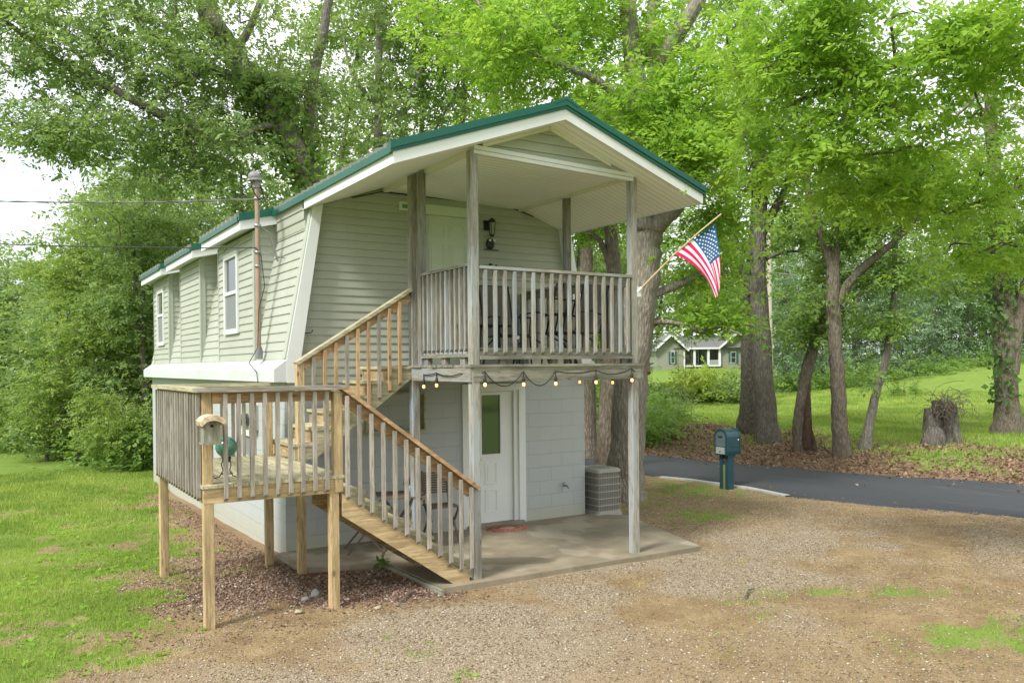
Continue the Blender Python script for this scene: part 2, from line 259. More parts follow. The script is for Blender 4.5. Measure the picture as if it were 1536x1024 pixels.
# ------------------------------------------------------------------ mesh helper
class MB:
    def __init__(s): s.v = []; s.f = []; s.m = []; s.mi = 0; s.sm = set()
    def add(s, vs, fs, smooth=False):
        n = len(s.v); s.v += [tuple(map(float, p)) for p in vs]
        for f in fs:
            if smooth: s.sm.add(len(s.f))
            s.f.append([i+n for i in f]); s.m.append(s.mi)
        return s
    def box(s, x0, x1, y0, y1, z0, z1):
        x0, x1 = sorted((x0, x1)); y0, y1 = sorted((y0, y1)); z0, z1 = sorted((z0, z1))
        return s.add([(x, y, z) for z in (z0, z1) for y in (y0, y1) for x in (x0, x1)], [(0, 2, 3, 1), (4, 5, 7, 6), (0, 1, 5, 4), (2, 6, 7, 3), (0, 4, 6, 2), (1, 3, 7, 5)])
    def beam(s, a, b, w, h, up=(0, 0, 1)):
        a, b = Vector(a), Vector(b); d = (b-a).normalized(); u = Vector(up); sd = d.cross(u).normalized(); u = sd.cross(d).normalized()
        vs = [p+sd*i*w/2+u*j*h/2 for p in (a, b) for i, j in ((-1, -1), (1, -1), (1, 1), (-1, 1))]
        return s.add(vs, [(3, 2, 1, 0), (4, 5, 6, 7), (0, 1, 5, 4), (1, 2, 6, 5), (2, 3, 7, 6), (3, 0, 4, 7)])
    def prism(s, poly, ax, a, b):
        i = 'xyz'.index(ax)
        def mk(p, c): q = list(p); q.insert(i, c); return q
        n = len(poly); return s.add([mk(p, a) for p in poly]+[mk(p, b) for p in poly], [list(range(n))[::-1], list(range(n, 2*n))]+[(k, (k+1) % n, n+(k+1) % n, n+k) for k in range(n)])
    def tube(s, pts, rad, n=8, cap=True, wob=0.):
        pts = [Vector(p) for p in pts]; k = len(pts)
        if not hasattr(rad, '__len__'): rad = [rad]*k
        vs = []; t0 = (pts[1]-pts[0]).normalized(); ref = Vector((0, 0, 1)) if abs(t0.z) < .9 else Vector((1, 0, 0)); sd = t0.cross(ref).normalized()
        for i, p in enumerate(pts):
            t = (pts[min(i+1, k-1)]-pts[max(i-1, 0)]).normalized(); sd = (sd-t*sd.dot(t)).normalized(); u = t.cross(sd)
            for j in range(n):
                a = 2*math.pi*j/n; r = rad[i]
                if wob: r *= 1+wob*(mnoise.noise(Vector((math.cos(a)*1.3, math.sin(a)*1.3, p.z*1.1+p.x)))*1.6)
                vs.append(p+(sd*math.cos(a)+u*math.sin(a))*r)
        fs = [(i*n+j, i*n+(j+1) % n, (i+1)*n+(j+1) % n, (i+1)*n+j) for i in range(k-1) for j in range(n)]
        s.add(vs, fs, True)
        if cap: s.add(vs[:n], [list(range(n))[::-1]]); s.add(vs[-n:], [list(range(n))])
        return s
    def lathe(s, c, prof, n=16, ax='z'):
        c = Vector(c); vs = []
        for r, h in prof:
            for j in range(n):
                a = 2*math.pi*j/n; q = (r*math.cos(a), r*math.sin(a), h)
                if ax == 'y': q = (q[0], q[2], q[1])
                if ax == 'x': q = (q[2], q[0], q[1])
                vs.append(c+Vector(q))
        return s.add(vs, [(i*n+j, i*n+(j+1) % n, (i+1)*n+(j+1) % n, (i+1)*n+j) for i in range(len(prof)-1) for j in range(n)], True)
    def ball(s, c, r, n=14, m=9, sq=(1, 1, 1), rough=0.):
        c = Vector(c); vs = []
        for i in range(m+1):
            th = math.pi*i/m
            for j in range(n):
                a = 2*math.pi*j/n; q = Vector((math.sin(th)*math.cos(a)*sq[0], math.sin(th)*math.sin(a)*sq[1], math.cos(th)*sq[2]))
                k = 1+rough*mnoise.noise(q*2.3+c*5); vs.append(c+q*r*k)
        return s.add(vs, [(i*n+j, (i+1)*n+j, (i+1)*n+(j+1) % n, i*n+(j+1) % n) for i in range(m) for j in range(n)], True)
    def build(s, name, mats, parent=None, **k):
        if not isinstance(mats, (list, tuple)): mats = [mats]
        me = bpy.data.meshes.new(name); org = Vector(parent['_o']) if parent is not None else Vector(k.pop('org', (0, 0, 0)))
        me.from_pydata([(a-org[0], b_-org[1], c-org[2]) for a, b_, c in s.v], [], s.f)
        for m_ in mats: me.materials.append(M[m_] if isinstance(m_, str) else m_)
        if len(mats) > 1: me.polygons.foreach_set('material_index', s.m)
        if s.sm: me.polygons.foreach_set('use_smooth', [i in s.sm for i in range(len(s.f))])
        me.update(); return link(name, me, parent, org, **k)
def link(name, me, parent, org=(0, 0, 0), **k):
    o = bpy.data.objects.new(name, me); COL.objects.link(o); o['_o'] = tuple(org)
    if parent is not None: o.parent = parent
    else: o.location = org
    for a, v in k.items(): o[a] = v
    return o
def thing(name, label, cat, loc, group=None):
    o = bpy.data.objects.new(name, None); COL.objects.link(o); o.location = loc; o['_o'] = tuple(map(float, loc)); o.empty_display_size = .2
    o['label'] = label; o['category'] = cat
    if group: o['group'] = group
    return o
def copy_tree(o, loc, rz, label, parent=None):
    c = o.copy(); COL.objects.link(c); c['label'] = label; c.location = loc; c.rotation_euler = (0, 0, rz)
    for ch in list(o.children):
        d = ch.copy(); COL.objects.link(d); d.parent = c
        for g in list(ch.children):
            e = g.copy(); COL.objects.link(e); e.parent = d
    return c
def npmesh(name, V, Fc, mat, parent=None, tint=None, org=(0, 0, 0), smooth=False, **k):
    V = np.asarray(V, np.float32)-np.asarray(org, np.float32); me = bpy.data.meshes.new(name); nf, s = Fc.shape
    me.vertices.add(len(V)); me.vertices.foreach_set('co', V.ravel()); me.loops.add(nf*s); me.loops.foreach_set('vertex_index', Fc.astype(np.int32).ravel())
    me.polygons.add(nf); me.polygons.foreach_set('loop_start', np.arange(0, nf*s, s, dtype=np.int32)); me.polygons.foreach_set('loop_total', np.full(nf, s, np.int32))
    if smooth: me.polygons.foreach_set('use_smooth', np.ones(nf, bool))
    me.materials.append(M[mat] if isinstance(mat, str) else mat)
    if tint is not None:
        a = me.attributes.new('tint', 'FLOAT', 'FACE'); a.data.foreach_set('value', np.asarray(tint, np.float32))
    me.update(calc_edges=True); return link(name, me, parent, org, **k)
SUN_EL, SUN_AZ, SUN_E, SUN_A, EXPO = 46, 251, 2.5, 13, .92
# ------------------------------------------------------------------ the cottage
M['skirtwhite'] = simple('dimmed_white_band', (.56, .585, .59), .5, .06, 2.5, bmp=.05, dirt=(.42, .42, .34), dirtamt=.5)  # trim white darkened in its colour to offset strong sun, with some dirt
W_, L_ = 4.62, 9.8
M['lanternglass'] = simple('smoked_lantern_glass', (.28, .30, .20), .2, .1, 5, bmp=0)
house = thing('cottage', 'two storey sage cottage with lap siding over grey block walls and green roof edge', 'house', (0, 0, 0))
SL = .353
def roof_z(x): return 4.27+SL*(2.29-abs(x-2.29)-.25)       # fascia underside
mb = MB(); x0, x1 = 0, W_
# block storey with real openings on the two faces seen
mb.box(0, 2.49, 0, .2, -.4, 2.14); mb.box(3.53, W_, 0, .2, -.4, 2.14); mb.box(2.49, 3.53, 0, .2, 2.05, 2.14)
mb.box(0, .2, .2, 1.27, -.4, 2.14); mb.box(0, .2, 2.16, L_, -.4, 2.14); mb.box(0, .2, 1.27, 2.16, -.4, 1.0); mb.box(0, .2, 1.27, 2.16, 1.42, 2.14)
mb.box(W_-.2, W_, .2, L_-.2, -.4, 2.14); mb.box(.2, W_, L_-.2, L_, -.4, 2.14)
mb.build('block_wall', 'block', house)
def gx(z):    # gambrel profile: left limit of the wall at height z
    if z <= 2.4: return 0.
    return max(.36*(z-2.4)/1.93, .25+(z-4.27)/SL)
def laps(mb, o, u, v, n, h, vmax, ext, lip=.014):
    """lap siding: each course is a board leaning out at its foot"""
    o, u, v, n = map(Vector, (o, u, v, n)); k = 0
    while k*h < vmax-.005:
        a, b_ = k*h, min(vmax, (k+1)*h); l0, r0 = ext(a+.002); l1, r1 = ext(b_-.002); k += 1
        if r0-l0 < .01: continue
        if r1 < l1: l1 = r1 = (l1+r1)/2
        m_ = .12*h; lm0 = l0+(l1-l0)*.12; rm0 = r0+(r1-r0)*.12
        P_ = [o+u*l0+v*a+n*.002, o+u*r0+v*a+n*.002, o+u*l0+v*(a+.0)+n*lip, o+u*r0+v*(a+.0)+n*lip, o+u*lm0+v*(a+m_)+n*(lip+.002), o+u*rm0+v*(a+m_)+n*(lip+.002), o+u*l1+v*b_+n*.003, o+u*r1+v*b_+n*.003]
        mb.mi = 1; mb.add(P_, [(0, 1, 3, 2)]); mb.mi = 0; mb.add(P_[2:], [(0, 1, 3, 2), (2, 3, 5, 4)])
# front gable wall with the upper doorway left open for the door
rz_ = lambda x: min(4.635-.0277*(x-1.4), roof_z(x)+.008)
mb = MB(); mb.prism([(.02, 2.1), (1.95, 2.1), (1.95, rz_(1.95)), (1.30, rz_(1.30)), (.38, rz_(.38)), (.03, 2.4)], 'y', 0, .12)
mb.prism([(2.67, 2.1), (W_-.02, 2.1), (W_-.03, 2.4), (W_-.42, rz_(W_-.42)), (3.28, rz_(3.28)), (2.67, rz_(2.67))], 'y', 0, .12); mb.box(1.95, 2.67, 0, .12, 4.42, 4.60)
mb.box(1.95, 2.67, 0, .12, 2.1, 2.29)
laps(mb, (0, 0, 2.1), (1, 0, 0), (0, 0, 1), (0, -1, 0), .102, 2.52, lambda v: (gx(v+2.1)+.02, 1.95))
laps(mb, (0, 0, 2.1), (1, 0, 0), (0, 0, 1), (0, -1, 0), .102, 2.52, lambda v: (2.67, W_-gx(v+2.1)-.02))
mb.build('front_siding', ['siding', 'lap_shade'], house)
# sloping side walls
mb = MB(); s_len = math.hypot(.31, 1.65); sv = (.31/s_len, 0, 1.65/s_len); sn_ = (-1.65/s_len, 0, .31/s_len); s2 = math.hypot(.05, .34); sv2 = (-.05/s2, 0, .34/s2); sn2 = (-.34/s2, 0, -.05/s2)
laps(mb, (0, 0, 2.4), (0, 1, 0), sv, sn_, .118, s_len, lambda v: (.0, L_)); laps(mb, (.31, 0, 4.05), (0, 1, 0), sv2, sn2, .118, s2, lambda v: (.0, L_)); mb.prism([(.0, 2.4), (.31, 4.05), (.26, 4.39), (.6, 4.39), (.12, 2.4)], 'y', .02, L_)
mb.build('side_siding', ['siding', 'lap_shade'], house)
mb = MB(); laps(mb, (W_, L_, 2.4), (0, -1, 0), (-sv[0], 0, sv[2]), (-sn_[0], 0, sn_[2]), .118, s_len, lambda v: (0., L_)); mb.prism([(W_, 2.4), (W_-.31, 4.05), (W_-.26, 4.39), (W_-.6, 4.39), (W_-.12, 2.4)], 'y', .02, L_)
mb.build('side_siding', ['siding', 'lap_shade'], house)
mb = MB(); mb.prism([(.05, 2.1), (W_-.05, 2.1), (W_-.5, 4.33), (2.29, 5.0), (.5, 4.33)], 'y', L_-.1, L_); mb.build('rear_wall', ['siding', 'lap_shade'], house)
# white band under the side wall and the raking white boards at the front corners
for sgn, xw in ((1, 0), (-1, W_)):
    mb = MB(); pr = [(xw+.05*sgn, 2.41), (xw, 2.41), (xw-.17*sgn, 2.285), (xw-.17*sgn, 2.13), (xw+.05*sgn, 2.13)]
    mb.prism(pr, 'y', -.15, L_+.05); mb.build('skirt_board', 'skirtwhite', house)
    mb = MB(); mb.prism([(xw-.012*sgn, 2.12), (xw+.12*sgn, 2.12), (xw+.47*sgn, roof_z(.47)-.002), (xw+.345*sgn, roof_z(.345)-.002), (xw-.012*sgn, 2.41)], 'y', -.155, .03); mb.build('corner_trim', 'white', house)
    mb = MB(); mb.prism([(xw-.03*sgn, 2.42), (xw-.013*sgn, 2.42), (xw+.343*sgn, 4.26), (xw+.325*sgn, 4.26)], 'y', -.13, -.02); mb.build('corner_trim', 'sage_trim', house)
# roof
YF, YB = -2.8, L_+.3
def roof_half(s):
    X = lambda x: 2.29+s*(x-2.29)
    mb = MB(); zt = .19
    mb.prism([(X(.22), roof_z(.22)+.12), (X(2.29), roof_z(2.29)+.12), (X(2.29), roof_z(2.29)+zt), (X(.22), roof_z(.22)+zt)], 'y', YF+.02, YB)
    n = 56
    for i in range(n):
        y = YF+.1+i*(YB-YF-.2)/(n-1); a = Vector((X(.20), y, roof_z(.20)+zt+.008)); b_ = Vector((X(2.25), y, roof_z(2.25)+zt+.008)); mb.beam(a, b_, .06, .05)
    mb.build('roof_sheet', 'roofmetal', house)
    mb = MB(); mb.prism([(X(.20), roof_z(.20)+.115), (X(2.29), roof_z(2.29)+.115), (X(2.29), roof_z(2.29)+.225), (X(.20), roof_z(.20)+.225)], 'y', YF-.03, YF+.02)
    mb.prism([(X(.20), roof_z(.20)+.15), (X(2.29), roof_z(2.29)+.15), (X(2.29), roof_z(2.29)+.165), (X(.20), roof_z(.20)+.165)], 'y', YF-.042, YF-.03)
    mb.prism([(X(.22), roof_z(.22)+.205), (X(2.29), roof_z(2.29)+.205), (X(2.29), roof_z(2.29)+.225), (X(.22), roof_z(.22)+.225)], 'y', YF+.02, YF+.12)
    mb.build('rake_flashing', 'green_metal', house)
    mb = MB(); mb.prism([(X(.25), roof_z(.25)), (X(2.29), roof_z(2.29)), (X(2.29), roof_z(2.29)+.114), (X(.25), roof_z(.25)+.114)], 'y', YF-.01, YF+.02); mb.build('fascia_board', 'white', house)
    mb = MB(); mb.box(X(.235), X(.26), YF-.012, -.12, roof_z(.25)-.004, roof_z(.25)+.112)
    mb.build('fascia_board', 'white', house)
    mb = MB(); mb.box(X(.205), X(.225), YF, YB, roof_z(.2)+.115, roof_z(.2)+.19); mb.build('eave_flashing', 'green_metal', house)
    mb = MB(); th = .012
    xi = 1.36 if s > 0 else 1.10
    mb.prism([(X(.26), roof_z(.26)+.004), (X(xi), roof_z(xi)+.004), (X(xi), roof_z(xi)+th), (X(.26), roof_z(.26)+th)], 'y', YF+.02, (0.03 if s > 0 else .03))
    mb.prism([(X(xi), roof_z(xi)+.004), (X(2.29), roof_z(2.29)+.004), (X(2.29), roof_z(2.29)+th), (X(xi), roof_z(xi)+th)], 'y', YF+.02, -2.44)
    mb.build('soffit', 'soffit', house)
    mb = MB(); zb_ = 4.60 if s > 0 else 4.535; mb.box(X(xi-.025), X(xi+.04), -2.44, -.005, zb_, zb_+.07); mb.build('beam_trim', 'cream', house)
    mb = MB(); mb.beam((X(1.42), -2.49, roof_z(1.42)-.02), (X(2.29), -2.49, roof_z(2.29)-.02), .03, .04); mb.build('gable_trim', 'cream', house)
M['roofmetal'] = simple('weathered_roof_sheet', (.24, .26, .235), .4, .15, 3, bmp=.05, spec=.5, dirt=(.28, .28, .24), dirtamt=.5)
M['cream'] = simple('cream_trim', (.68, .66, .56), .5, .05, 4, bmp=.03)
roof_half(1); roof_half(-1)
mb = MB(); mb.prism([(2.13, roof_z(2.13)+.232), (2.29, roof_z(2.29)+.25), (2.45, roof_z(2.13)+.232), (2.45, roof_z(2.13)+.20), (2.29, roof_z(2.29)+.215), (2.13, roof_z(2.13)+.20)], 'y', YF-.035, YB); mb.build('ridge_cap', 'green_metal', house)
mb = MB(); mb.prism([(1.40, 4.622), (3.46, 4.565), (3.46, 4.58), (1.40, 4.64)], 'y', -2.44, .02); mb.build('porch_ceiling', 'soffit', house)
mb = MB(); mb.prism([(1.37, 4.62), (3.46, 4.565), (2.29, 4.965)], 'y', -2.47, -2.43)
laps(mb, (0, -2.47, 4.585), (1, 0, 0), (0, 0, 1), (0, -1, 0), .105, .375, lambda v: (1.38+max(0, v-.055)/SL, 3.43-v/SL)); mb.build('gable_panel', ['siding', 'lap_shade'], house)
mb = MB(); mb.beam((1.30, -2.485, 4.585), (3.50, -2.485, 4.525), .05, .04); mb.beam((1.30, -2.49, 4.632), (3.50, -2.49, 4.572), .05, .045); mb.build('gable_trim', 'white', house)
# dormers
def window(par, ya, yb, za, zb, zm):
    x = -.018; w = MB(); fr = .045
    w.mi = 0
    for b_ in ((ya, ya+fr, za, zb), (yb-fr, yb, za, zb), (ya+fr, yb-fr, za, za+fr), (ya+fr, yb-fr, zb-fr, zb), (ya+fr, yb-fr, zm-.025, zm+.025)): w.box(x-.02, x+.05, *b_)
    w.box(x-.028, x+.0, ya-.03, yb+.03, za-.03, za-.002); w.box(x-.022, x+.01, ya-.028, ya-.002, za, zb); w.box(x-.022, x+.01, yb+.002, yb+.028, za, zb); w.box(x-.022, x+.01, ya-.028, yb+.028, zb+.002, zb+.03)
    w.mi = 1; w.box(x+.015, x+.02, ya+fr, yb-fr, zm+.025, zb-fr)
    w.mi = 2; w.box(x+.002, x+.006, ya+fr, yb-fr, za+fr, zm-.025)
    return w.build('window', ['white', 'glass', 'screen'], par)
for (ya, yb, ra, rb, win, lab) in ((1.27, 3.35, 1.15, 3.5, (2.13, 2.90, 2.84, 3.98), None), (4.67, 6.42, 4.25, 6.6, None, None), (7.6, 9.37, 7.2, 9.6, (8.16, 8.86, 2.82, 3.93), None)):
    mb = MB(); zd = 4.18
    if win:
        wa, wb, wz0, wz1 = win
        mb.box(0, .10, ya, wa, 2.4, zd); mb.box(0, .10, wb, yb, 2.4, zd); mb.box(0, .10, wa, wb, 2.4, wz0); mb.box(0, .10, wa, wb, wz1, zd)
        for a, b_, c0, c1 in ((ya, wa-.03, 2.4, zd), (wb+.03, yb, 2.4, zd)):
            laps(mb, (0, b_, c0), (0, -1, 0), (0, 0, 1), (-1, 0, 0), .105, c1-c0, lambda v, a=a, b_=b_: (0, b_-a))
        laps(mb, (0, wb+.03, 2.4), (0, -1, 0), (0, 0, 1), (-1, 0, 0), .105, wz0-2.43, lambda v: (0, wb-wa+.06)); laps(mb, (0, wb+.03, wz1+.03), (0, -1, 0), (0, 0, 1), (-1, 0, 0), .105, zd-wz1-.03, lambda v: (0, wb-wa+.06))
    else:
        mb.box(0, .10, ya, yb, 2.4, zd); laps(mb, (0, yb, 2.4), (0, -1, 0), (0, 0, 1), (-1, 0, 0), .105, zd-2.4, lambda v: (0, yb-ya))
    for yy, sg in ((ya, -1), (yb, 1)):
        mb.prism([(0.02, 2.42), (.31, 4.05), (.25, 4.30), (0.02, 4.20)], 'y', yy, yy-sg*.04)
    laps(mb, (0, ya, 2.4), (1, 0, 0), (0, 0, 1), (0, -1, 0), .105, 1.86, lambda v: (0., (.31*v/1.65 if v < 1.65 else .31-.05*(v-1.65)/.34)+.005), .012)
    d = mb.build('dormer', ['siding', 'lap_shade'], house)
    mb = MB()
    mb.box(.0, .065, ya-.022, ya+.0, 2.425, 4.19); mb.box(-.024, -.0, ya-.026, ya+.055, 2.42, 4.17); mb.build('corner_trim', 'sage_trim', d); mb = MB(); mb.box(-.02, .0, yb-.03, yb+.015, 2.42, 4.17); mb.build('corner_trim', 'sage_trim', d); mb = MB(); mb.beam((.012, ya-.014, 2.44), (.31, ya-.014, 4.04), .03, .03, (0, 1, 0)); mb.build('cheek_trim', 'sage_trim', d)
    if win: window(d, wa, wb, wz0, wz1, 3.42)
    xe = -.22; dzz = .0 if ya < 3 else -.02; ze = 4.285+.24*(xe-.30)+dzz
    mb = MB(); q = lambda x, dz, dzz=dzz: (x, 4.285+.24*(x-.30)+dz+dzz)
    mb.prism([q(xe-.03, .12), q(.30, .12), q(.30, .185), q(xe-.03, .185)], 'y', ra, rb)
    n = 10
    for i in range(n):
        y = ra+.08+i*(rb-ra-.16)/(n-1); a = Vector((xe-.05, y, q(xe-.05, 0)[1]+.195)); b_ = Vector((.25, y, q(.25, 0)[1]+.195)); mb.beam(a, b_, .06, .05)
    mb.build('dormer_roof', 'roofmetal', d)
    mb = MB(); mb.prism([q(xe, -.01), q(.36, -.01), q(.36, .114), q(xe, .114)], 'y', ra-.005, ra+.02); mb.prism([q(xe, -.01), q(.36, -.01), q(.36, .114), q(xe, .114)], 'y', rb-.02, rb+.005); mb.box(xe-.012, xe+.012, ra-.006, rb+.006, ze-.014, ze+.105); mb.build('dormer_fascia', 'white', d)
    mb = MB(); mb.prism([q(xe-.02, .116), q(.30, .116), q(.30, .215), q(xe-.02, .215)], 'y', ra-.025, ra+.0); mb.box(xe-.045, xe-.028, ra, rb, ze+.10, ze+.165); mb.build('dormer_flashing', 'green_metal', d)
    mb = MB(); mb.prism([q(xe+.012, .004), q(.30, .004), q(.30, .012), q(xe+.012, .012)], 'y', ra+.02, rb-.02); mb.build('dormer_soffit', 'white', d)
# basement window
mb = MB(); y0, y1, z0, z1 = 1.27, 2.16, 1.0, 1.42
for q in ((y0, y0+.07, z0, z1), (y1-.07, y1, z0, z1), (y0+.07, y1-.07, z0, z0+.06), (y0+.07, y1-.07, z1-.07, z1), (1.50, 1.55, z0+.06, z1-.07)): mb.box(-.012, .1, *q)
mb.mi = 1; mb.box(.04, .045, y0+.07, 1.50, z0+.06, z1-.07); mb.mi = 2; mb.box(.02, .03, 1.55, y1-.07, z0+.06, z1-.07); mb.build('basement_window', ['white', 'glass', 'screen'], house)
# electricity meter
mb = MB(); mb.box(-.10, 0, 1.18, 1.62, 1.46, 1.80); mb.mi = 1; mb.lathe((-.10, 1.36, 1.60), [(.001, -.11), (.07, -.10), (.085, -.06), (.085, 0.)], 16, 'x'); mb.build('electric_meter', ['acbody', 'glass'], house)
# lower door
mb = MB()
mb.box(2.49, 2.60, -.03, .02, .0, 2.05); mb.box(2.60, 2.71, .0, .12, .0, 2.05); mb.box(3.42, 3.53, -.03, .02, .0, 2.05); mb.box(3.35, 3.42, .0, .12, .0, 2.05); mb.box(2.60, 3.42, -.03, .02, 1.96, 2.05); mb.box(2.71, 3.35, .02, .12, 1.94, 2.05)
mb.build('door_frame', 'door', house)
def panel(mb, x0, x1, z0, z1, y):
    for a, b_, c, d in ((x0, x1, z0, z0+.018), (x0, x1, z1-.018, z1), (x0, x0+.018, z0+.018, z1-.018), (x1-.018, x1, z0+.018, z1-.018)): mb.box(a, b_, y-.008, y+.002, c, d)
    mb.box(x0+.045, x1-.045, y-.006, y+.002, z0+.045, z1-.045)
d1 = MB(); d1.box(2.715, 2.80, .045, .085, .07, 1.935); d1.box(3.16, 3.345, .045, .085, .07, 1.935); d1.box(2.80, 3.16, .045, .085, .07, 1.02); d1.box(2.80, 3.16, .045, .085, 1.915, 1.935)
panel(d1, 2.88, 3.08, .62, .93, .045); panel(d1, 2.88, 3.08, .22, .54, .045)
d1 = d1.build('lower_door', 'door', house)
mb = MB(); mb.mi = 0
for q in ((2.80, 2.825, 1.02, 1.915), (3.135, 3.16, 1.02, 1.915), (2.825, 3.135, 1.02, 1.045), (2.825, 3.135, 1.89, 1.915)): mb.box(q[0], q[1], .03, .06, q[2], q[3])
mb.mi = 1; mb.box(2.825, 3.135, .055, .06, 1.045, 1.89); mb.build('door_pane', ['door', 'glass'], d1)
mb = MB(); mb.lathe((2.76, .045, .98), [(.001, -.07), (.03, -.06), (.032, -.04), (.012, -.03), (.012, 0)], 12, 'y'); mb.build('handle', 'steel', d1)
mb = MB(); mb.box(2.55, 3.47, -.10, .10, .03, .068); mb.build('door_sill', 'slab', house)
# upper door
mb = MB()
for q in ((1.87, 1.95, 2.30, 4.50), (2.63, 2.71, 2.30, 4.50), (1.95, 2.63, 4.37, 4.50)): mb.box(q[0], q[1], -.028, .05, q[2], q[3])
mb.build('door_frame', 'door_green', house)
d2 = MB(); d2.box(1.95, 2.63, .02, .06, 2.30, 4.368)
for xa, xb in ((2.01, 2.26), (2.33, 2.58)):
    panel(d2, xa, xb, 4.08, 4.27, .02); panel(d2, xa, xb, 3.28, 3.98, .02); panel(d2, xa, xb, 2.45, 3.12, .02)
d2 = d2.build('upper_door', 'door_green', house)
mb = MB(); mb.box(1.56, 1.82, -.035, -.012, 4.385, 4.50); mb.mi = 1; mb.box(1.60, 1.78, -.037, -.034, 4.415, 4.47); M['ventgreen'] = simple('green_glass', (.10, .26, .12), .2, bmp=0); mb.build('transom_vent', ['door_green', 'ventgreen'], house)
mb = MB(); mb.tube([(.24, -.03, 2.73), (.24, -.09, 2.73), (.30, -.16, 2.735), (.31, -.17, 2.77)], .007, 6); mb.build('hook', 'black', house)
mb = MB(); mb.tube([(4.22, 0, .50), (4.22, -.09, .50)], .016, 8); mb.tube([(4.22, -.09, .51), (4.22, -.13, .47)], .013, 8); mb.lathe((4.19, -.06, .535), [(.001, 0), (.03, .004), (.03, .014), (.001, .018)], 10); mb.build('faucet', 'steel', house)
mb = MB(); mb.box(2.86, 2.96, -.03, -.012, 4.22, 4.36); mb.lathe((2.93, -.13, 4.36), [(.001, .03), (.045, -.005), (.055, -.03), (.04, -.035)], 10); mb.box(2.90, 2.96, -.13, -.02, 4.32, 4.335)
for a in range(4): mb.tube([(2.93+.05*math.cos(a*1.57+.8), -.13+.05*math.sin(a*1.57+.8), 4.32), (2.93+.035*math.cos(a*1.57+.8), -.13+.035*math.sin(a*1.57+.8), 4.15)], .005, 5)
mb.lathe((2.93, -.13, 4.13), [(.001, -.02), (.035, 0), (.035, .02)], 10); ln = mb.build('wall_lantern', 'black', house)
mb = MB(); mb.lathe((2.93, -.13, 4.15), [(.026, 0), (.034, .165)], 10); mb.build('lantern_glass', 'lanternglass', ln)
mb = MB(); mb.tube([(.9, -.025, 4.485), (1.3, -.025, 4.60), (2.75, -.025, 4.60), (3.25, -.025, 4.60), (3.7, -.025, 4.48)], .008, 5); mb.build('eave_cable', 'black', house)

# ------------------------------------------------------------------ balcony
bal = thing('balcony', 'weathered blue grey timber balcony with railing on tall posts over the concrete patio', 'balcony', (1.3, -2.46, 0))
XA, XB, YA = 1.305, 3.51, -2.46
def post(name, x, y, z0, z1, mat, par, w=.086):
    mb = MB(); h = w/2; b_ = .006
    pr = [(x-h+b_, y-h), (x+h-b_, y-h), (x+h, y-h+b_), (x+h, y+h-b_), (x+h-b_, y+h), (x-h+b_, y+h), (x-h, y+h-b_), (x-h, y-h+b_)]
    return mb.prism(pr, 'z', z0, z1).build(name, mat, par)
post('post', XA, YA, .03, 4.60, 'flake_z', bal, .095); post('post', XB, YA, .03, 4.60, 'flake_z', bal, .095)
post('post', XA, -.98, .03, 4.62, 'blue_z', bal, .10); post('post', XA+.002, -1.21, 2.13, 4.62, 'blue_z', bal); post('post', XB, -1.12, 2.13, 4.62, 'blue_z', bal); post('post', XB, -.06, 2.13, 3.34, 'blue_z', bal)
mb = MB(); mb.box(1.27, 3.59, -2.515, -2.475, 2.135, 2.29); mb.build('rim_joist', 'old_x', bal)
mb = MB(); mb.box(1.235, 1.265, -2.505, -1.05, 2.135, 2.29); mb.build('rim_joist', 'flake_y', bal)
mb = MB(); mb.box(3.59, 3.62, -2.51, 0, 2.135, 2.29); mb.build('rim_joist', 'old_y', bal)
for i in range(6): mb = MB(); x = 1.55+i*.37; mb.box(x, x+.04, -2.474, -.01, 2.14, 2.285); mb.build('joist', 'old_y', bal)
yy = -2.53; i = 0
while yy < -.03:
    w = .125; mb = MB(); mb.box((1.23 if yy < -1.0 else 1.20)-random.uniform(0, .02), 3.62+random.uniform(0, .03), yy, min(yy+w, -.012), 2.292, 2.318+random.uniform(0, .004)); mb.build('deck_board', 'old_x', bal); yy += w+.008; i += 1
mb = MB(); mb.box(1.36, 3.46, -2.52, -2.43, 3.345, 3.378); mb.build('rail_cap', 'flake_x', bal); mb = MB(); mb.box(1.36, 3.46, -2.485, -2.445, 3.245, 3.343); mb.build('top_rail', 'old_x', bal)
mb = MB(); mb.box(1.36, 3.46, -2.485, -2.445, 2.415, 2.50); mb.build('bottom_rail', 'old_x', bal); mb = MB(); mb.box(1.355, 3.462, -2.53, -2.43, 2.375, 2.413); mb.build('bottom_rail', 'old_x', bal)
for x in (1.62, 2.3, 2.95, 3.32): mb = MB(); mb.box(x, x+.09, -2.48, -2.44, 2.32, 2.374); mb.build('rail_block', 'old_z', bal)
def baluster(x, y, z0, z1, mat, par, w=.036, dx=-1, dy=0):
    mb = MB(); h = w/2
    vs = [(x-h, y-h, z1), (x+h, y-h, z1), (x+h, y+h, z1), (x-h, y+h, z1), (x-h, y-h, z0+.03), (x+h, y-h, z0+.03), (x+h, y+h, z0), (x-h, y+h, z0)]
    tw = Matrix.Rotation(random.uniform(-.05, .05), 3, 'Z'); vs = [tuple(tw @ Vector((a-x, b_-y, 0))+Vector((x, y, c))) for a, b_, c in vs]
    return mb.add(vs, [(0, 3, 2, 1), (4, 5, 6, 7), (0, 1, 5, 4), (1, 2, 6, 5), (2, 3, 7, 6), (3, 0, 4, 7)]).build('baluster', mat, par)
for i in range(17): baluster(1.425+i*.1235, -2.505, 2.425, 3.335, 'flake_z', bal)
mb = MB(); mb.box(1.26, 1.35, -2.41, -1.26, 3.375, 3.41); mb.build('rail_cap', 'blue_y', bal); mb = MB(); mb.box(1.295, 1.33, -2.41, -1.26, 3.28, 3.373); mb.build('top_rail', 'old_y', bal)
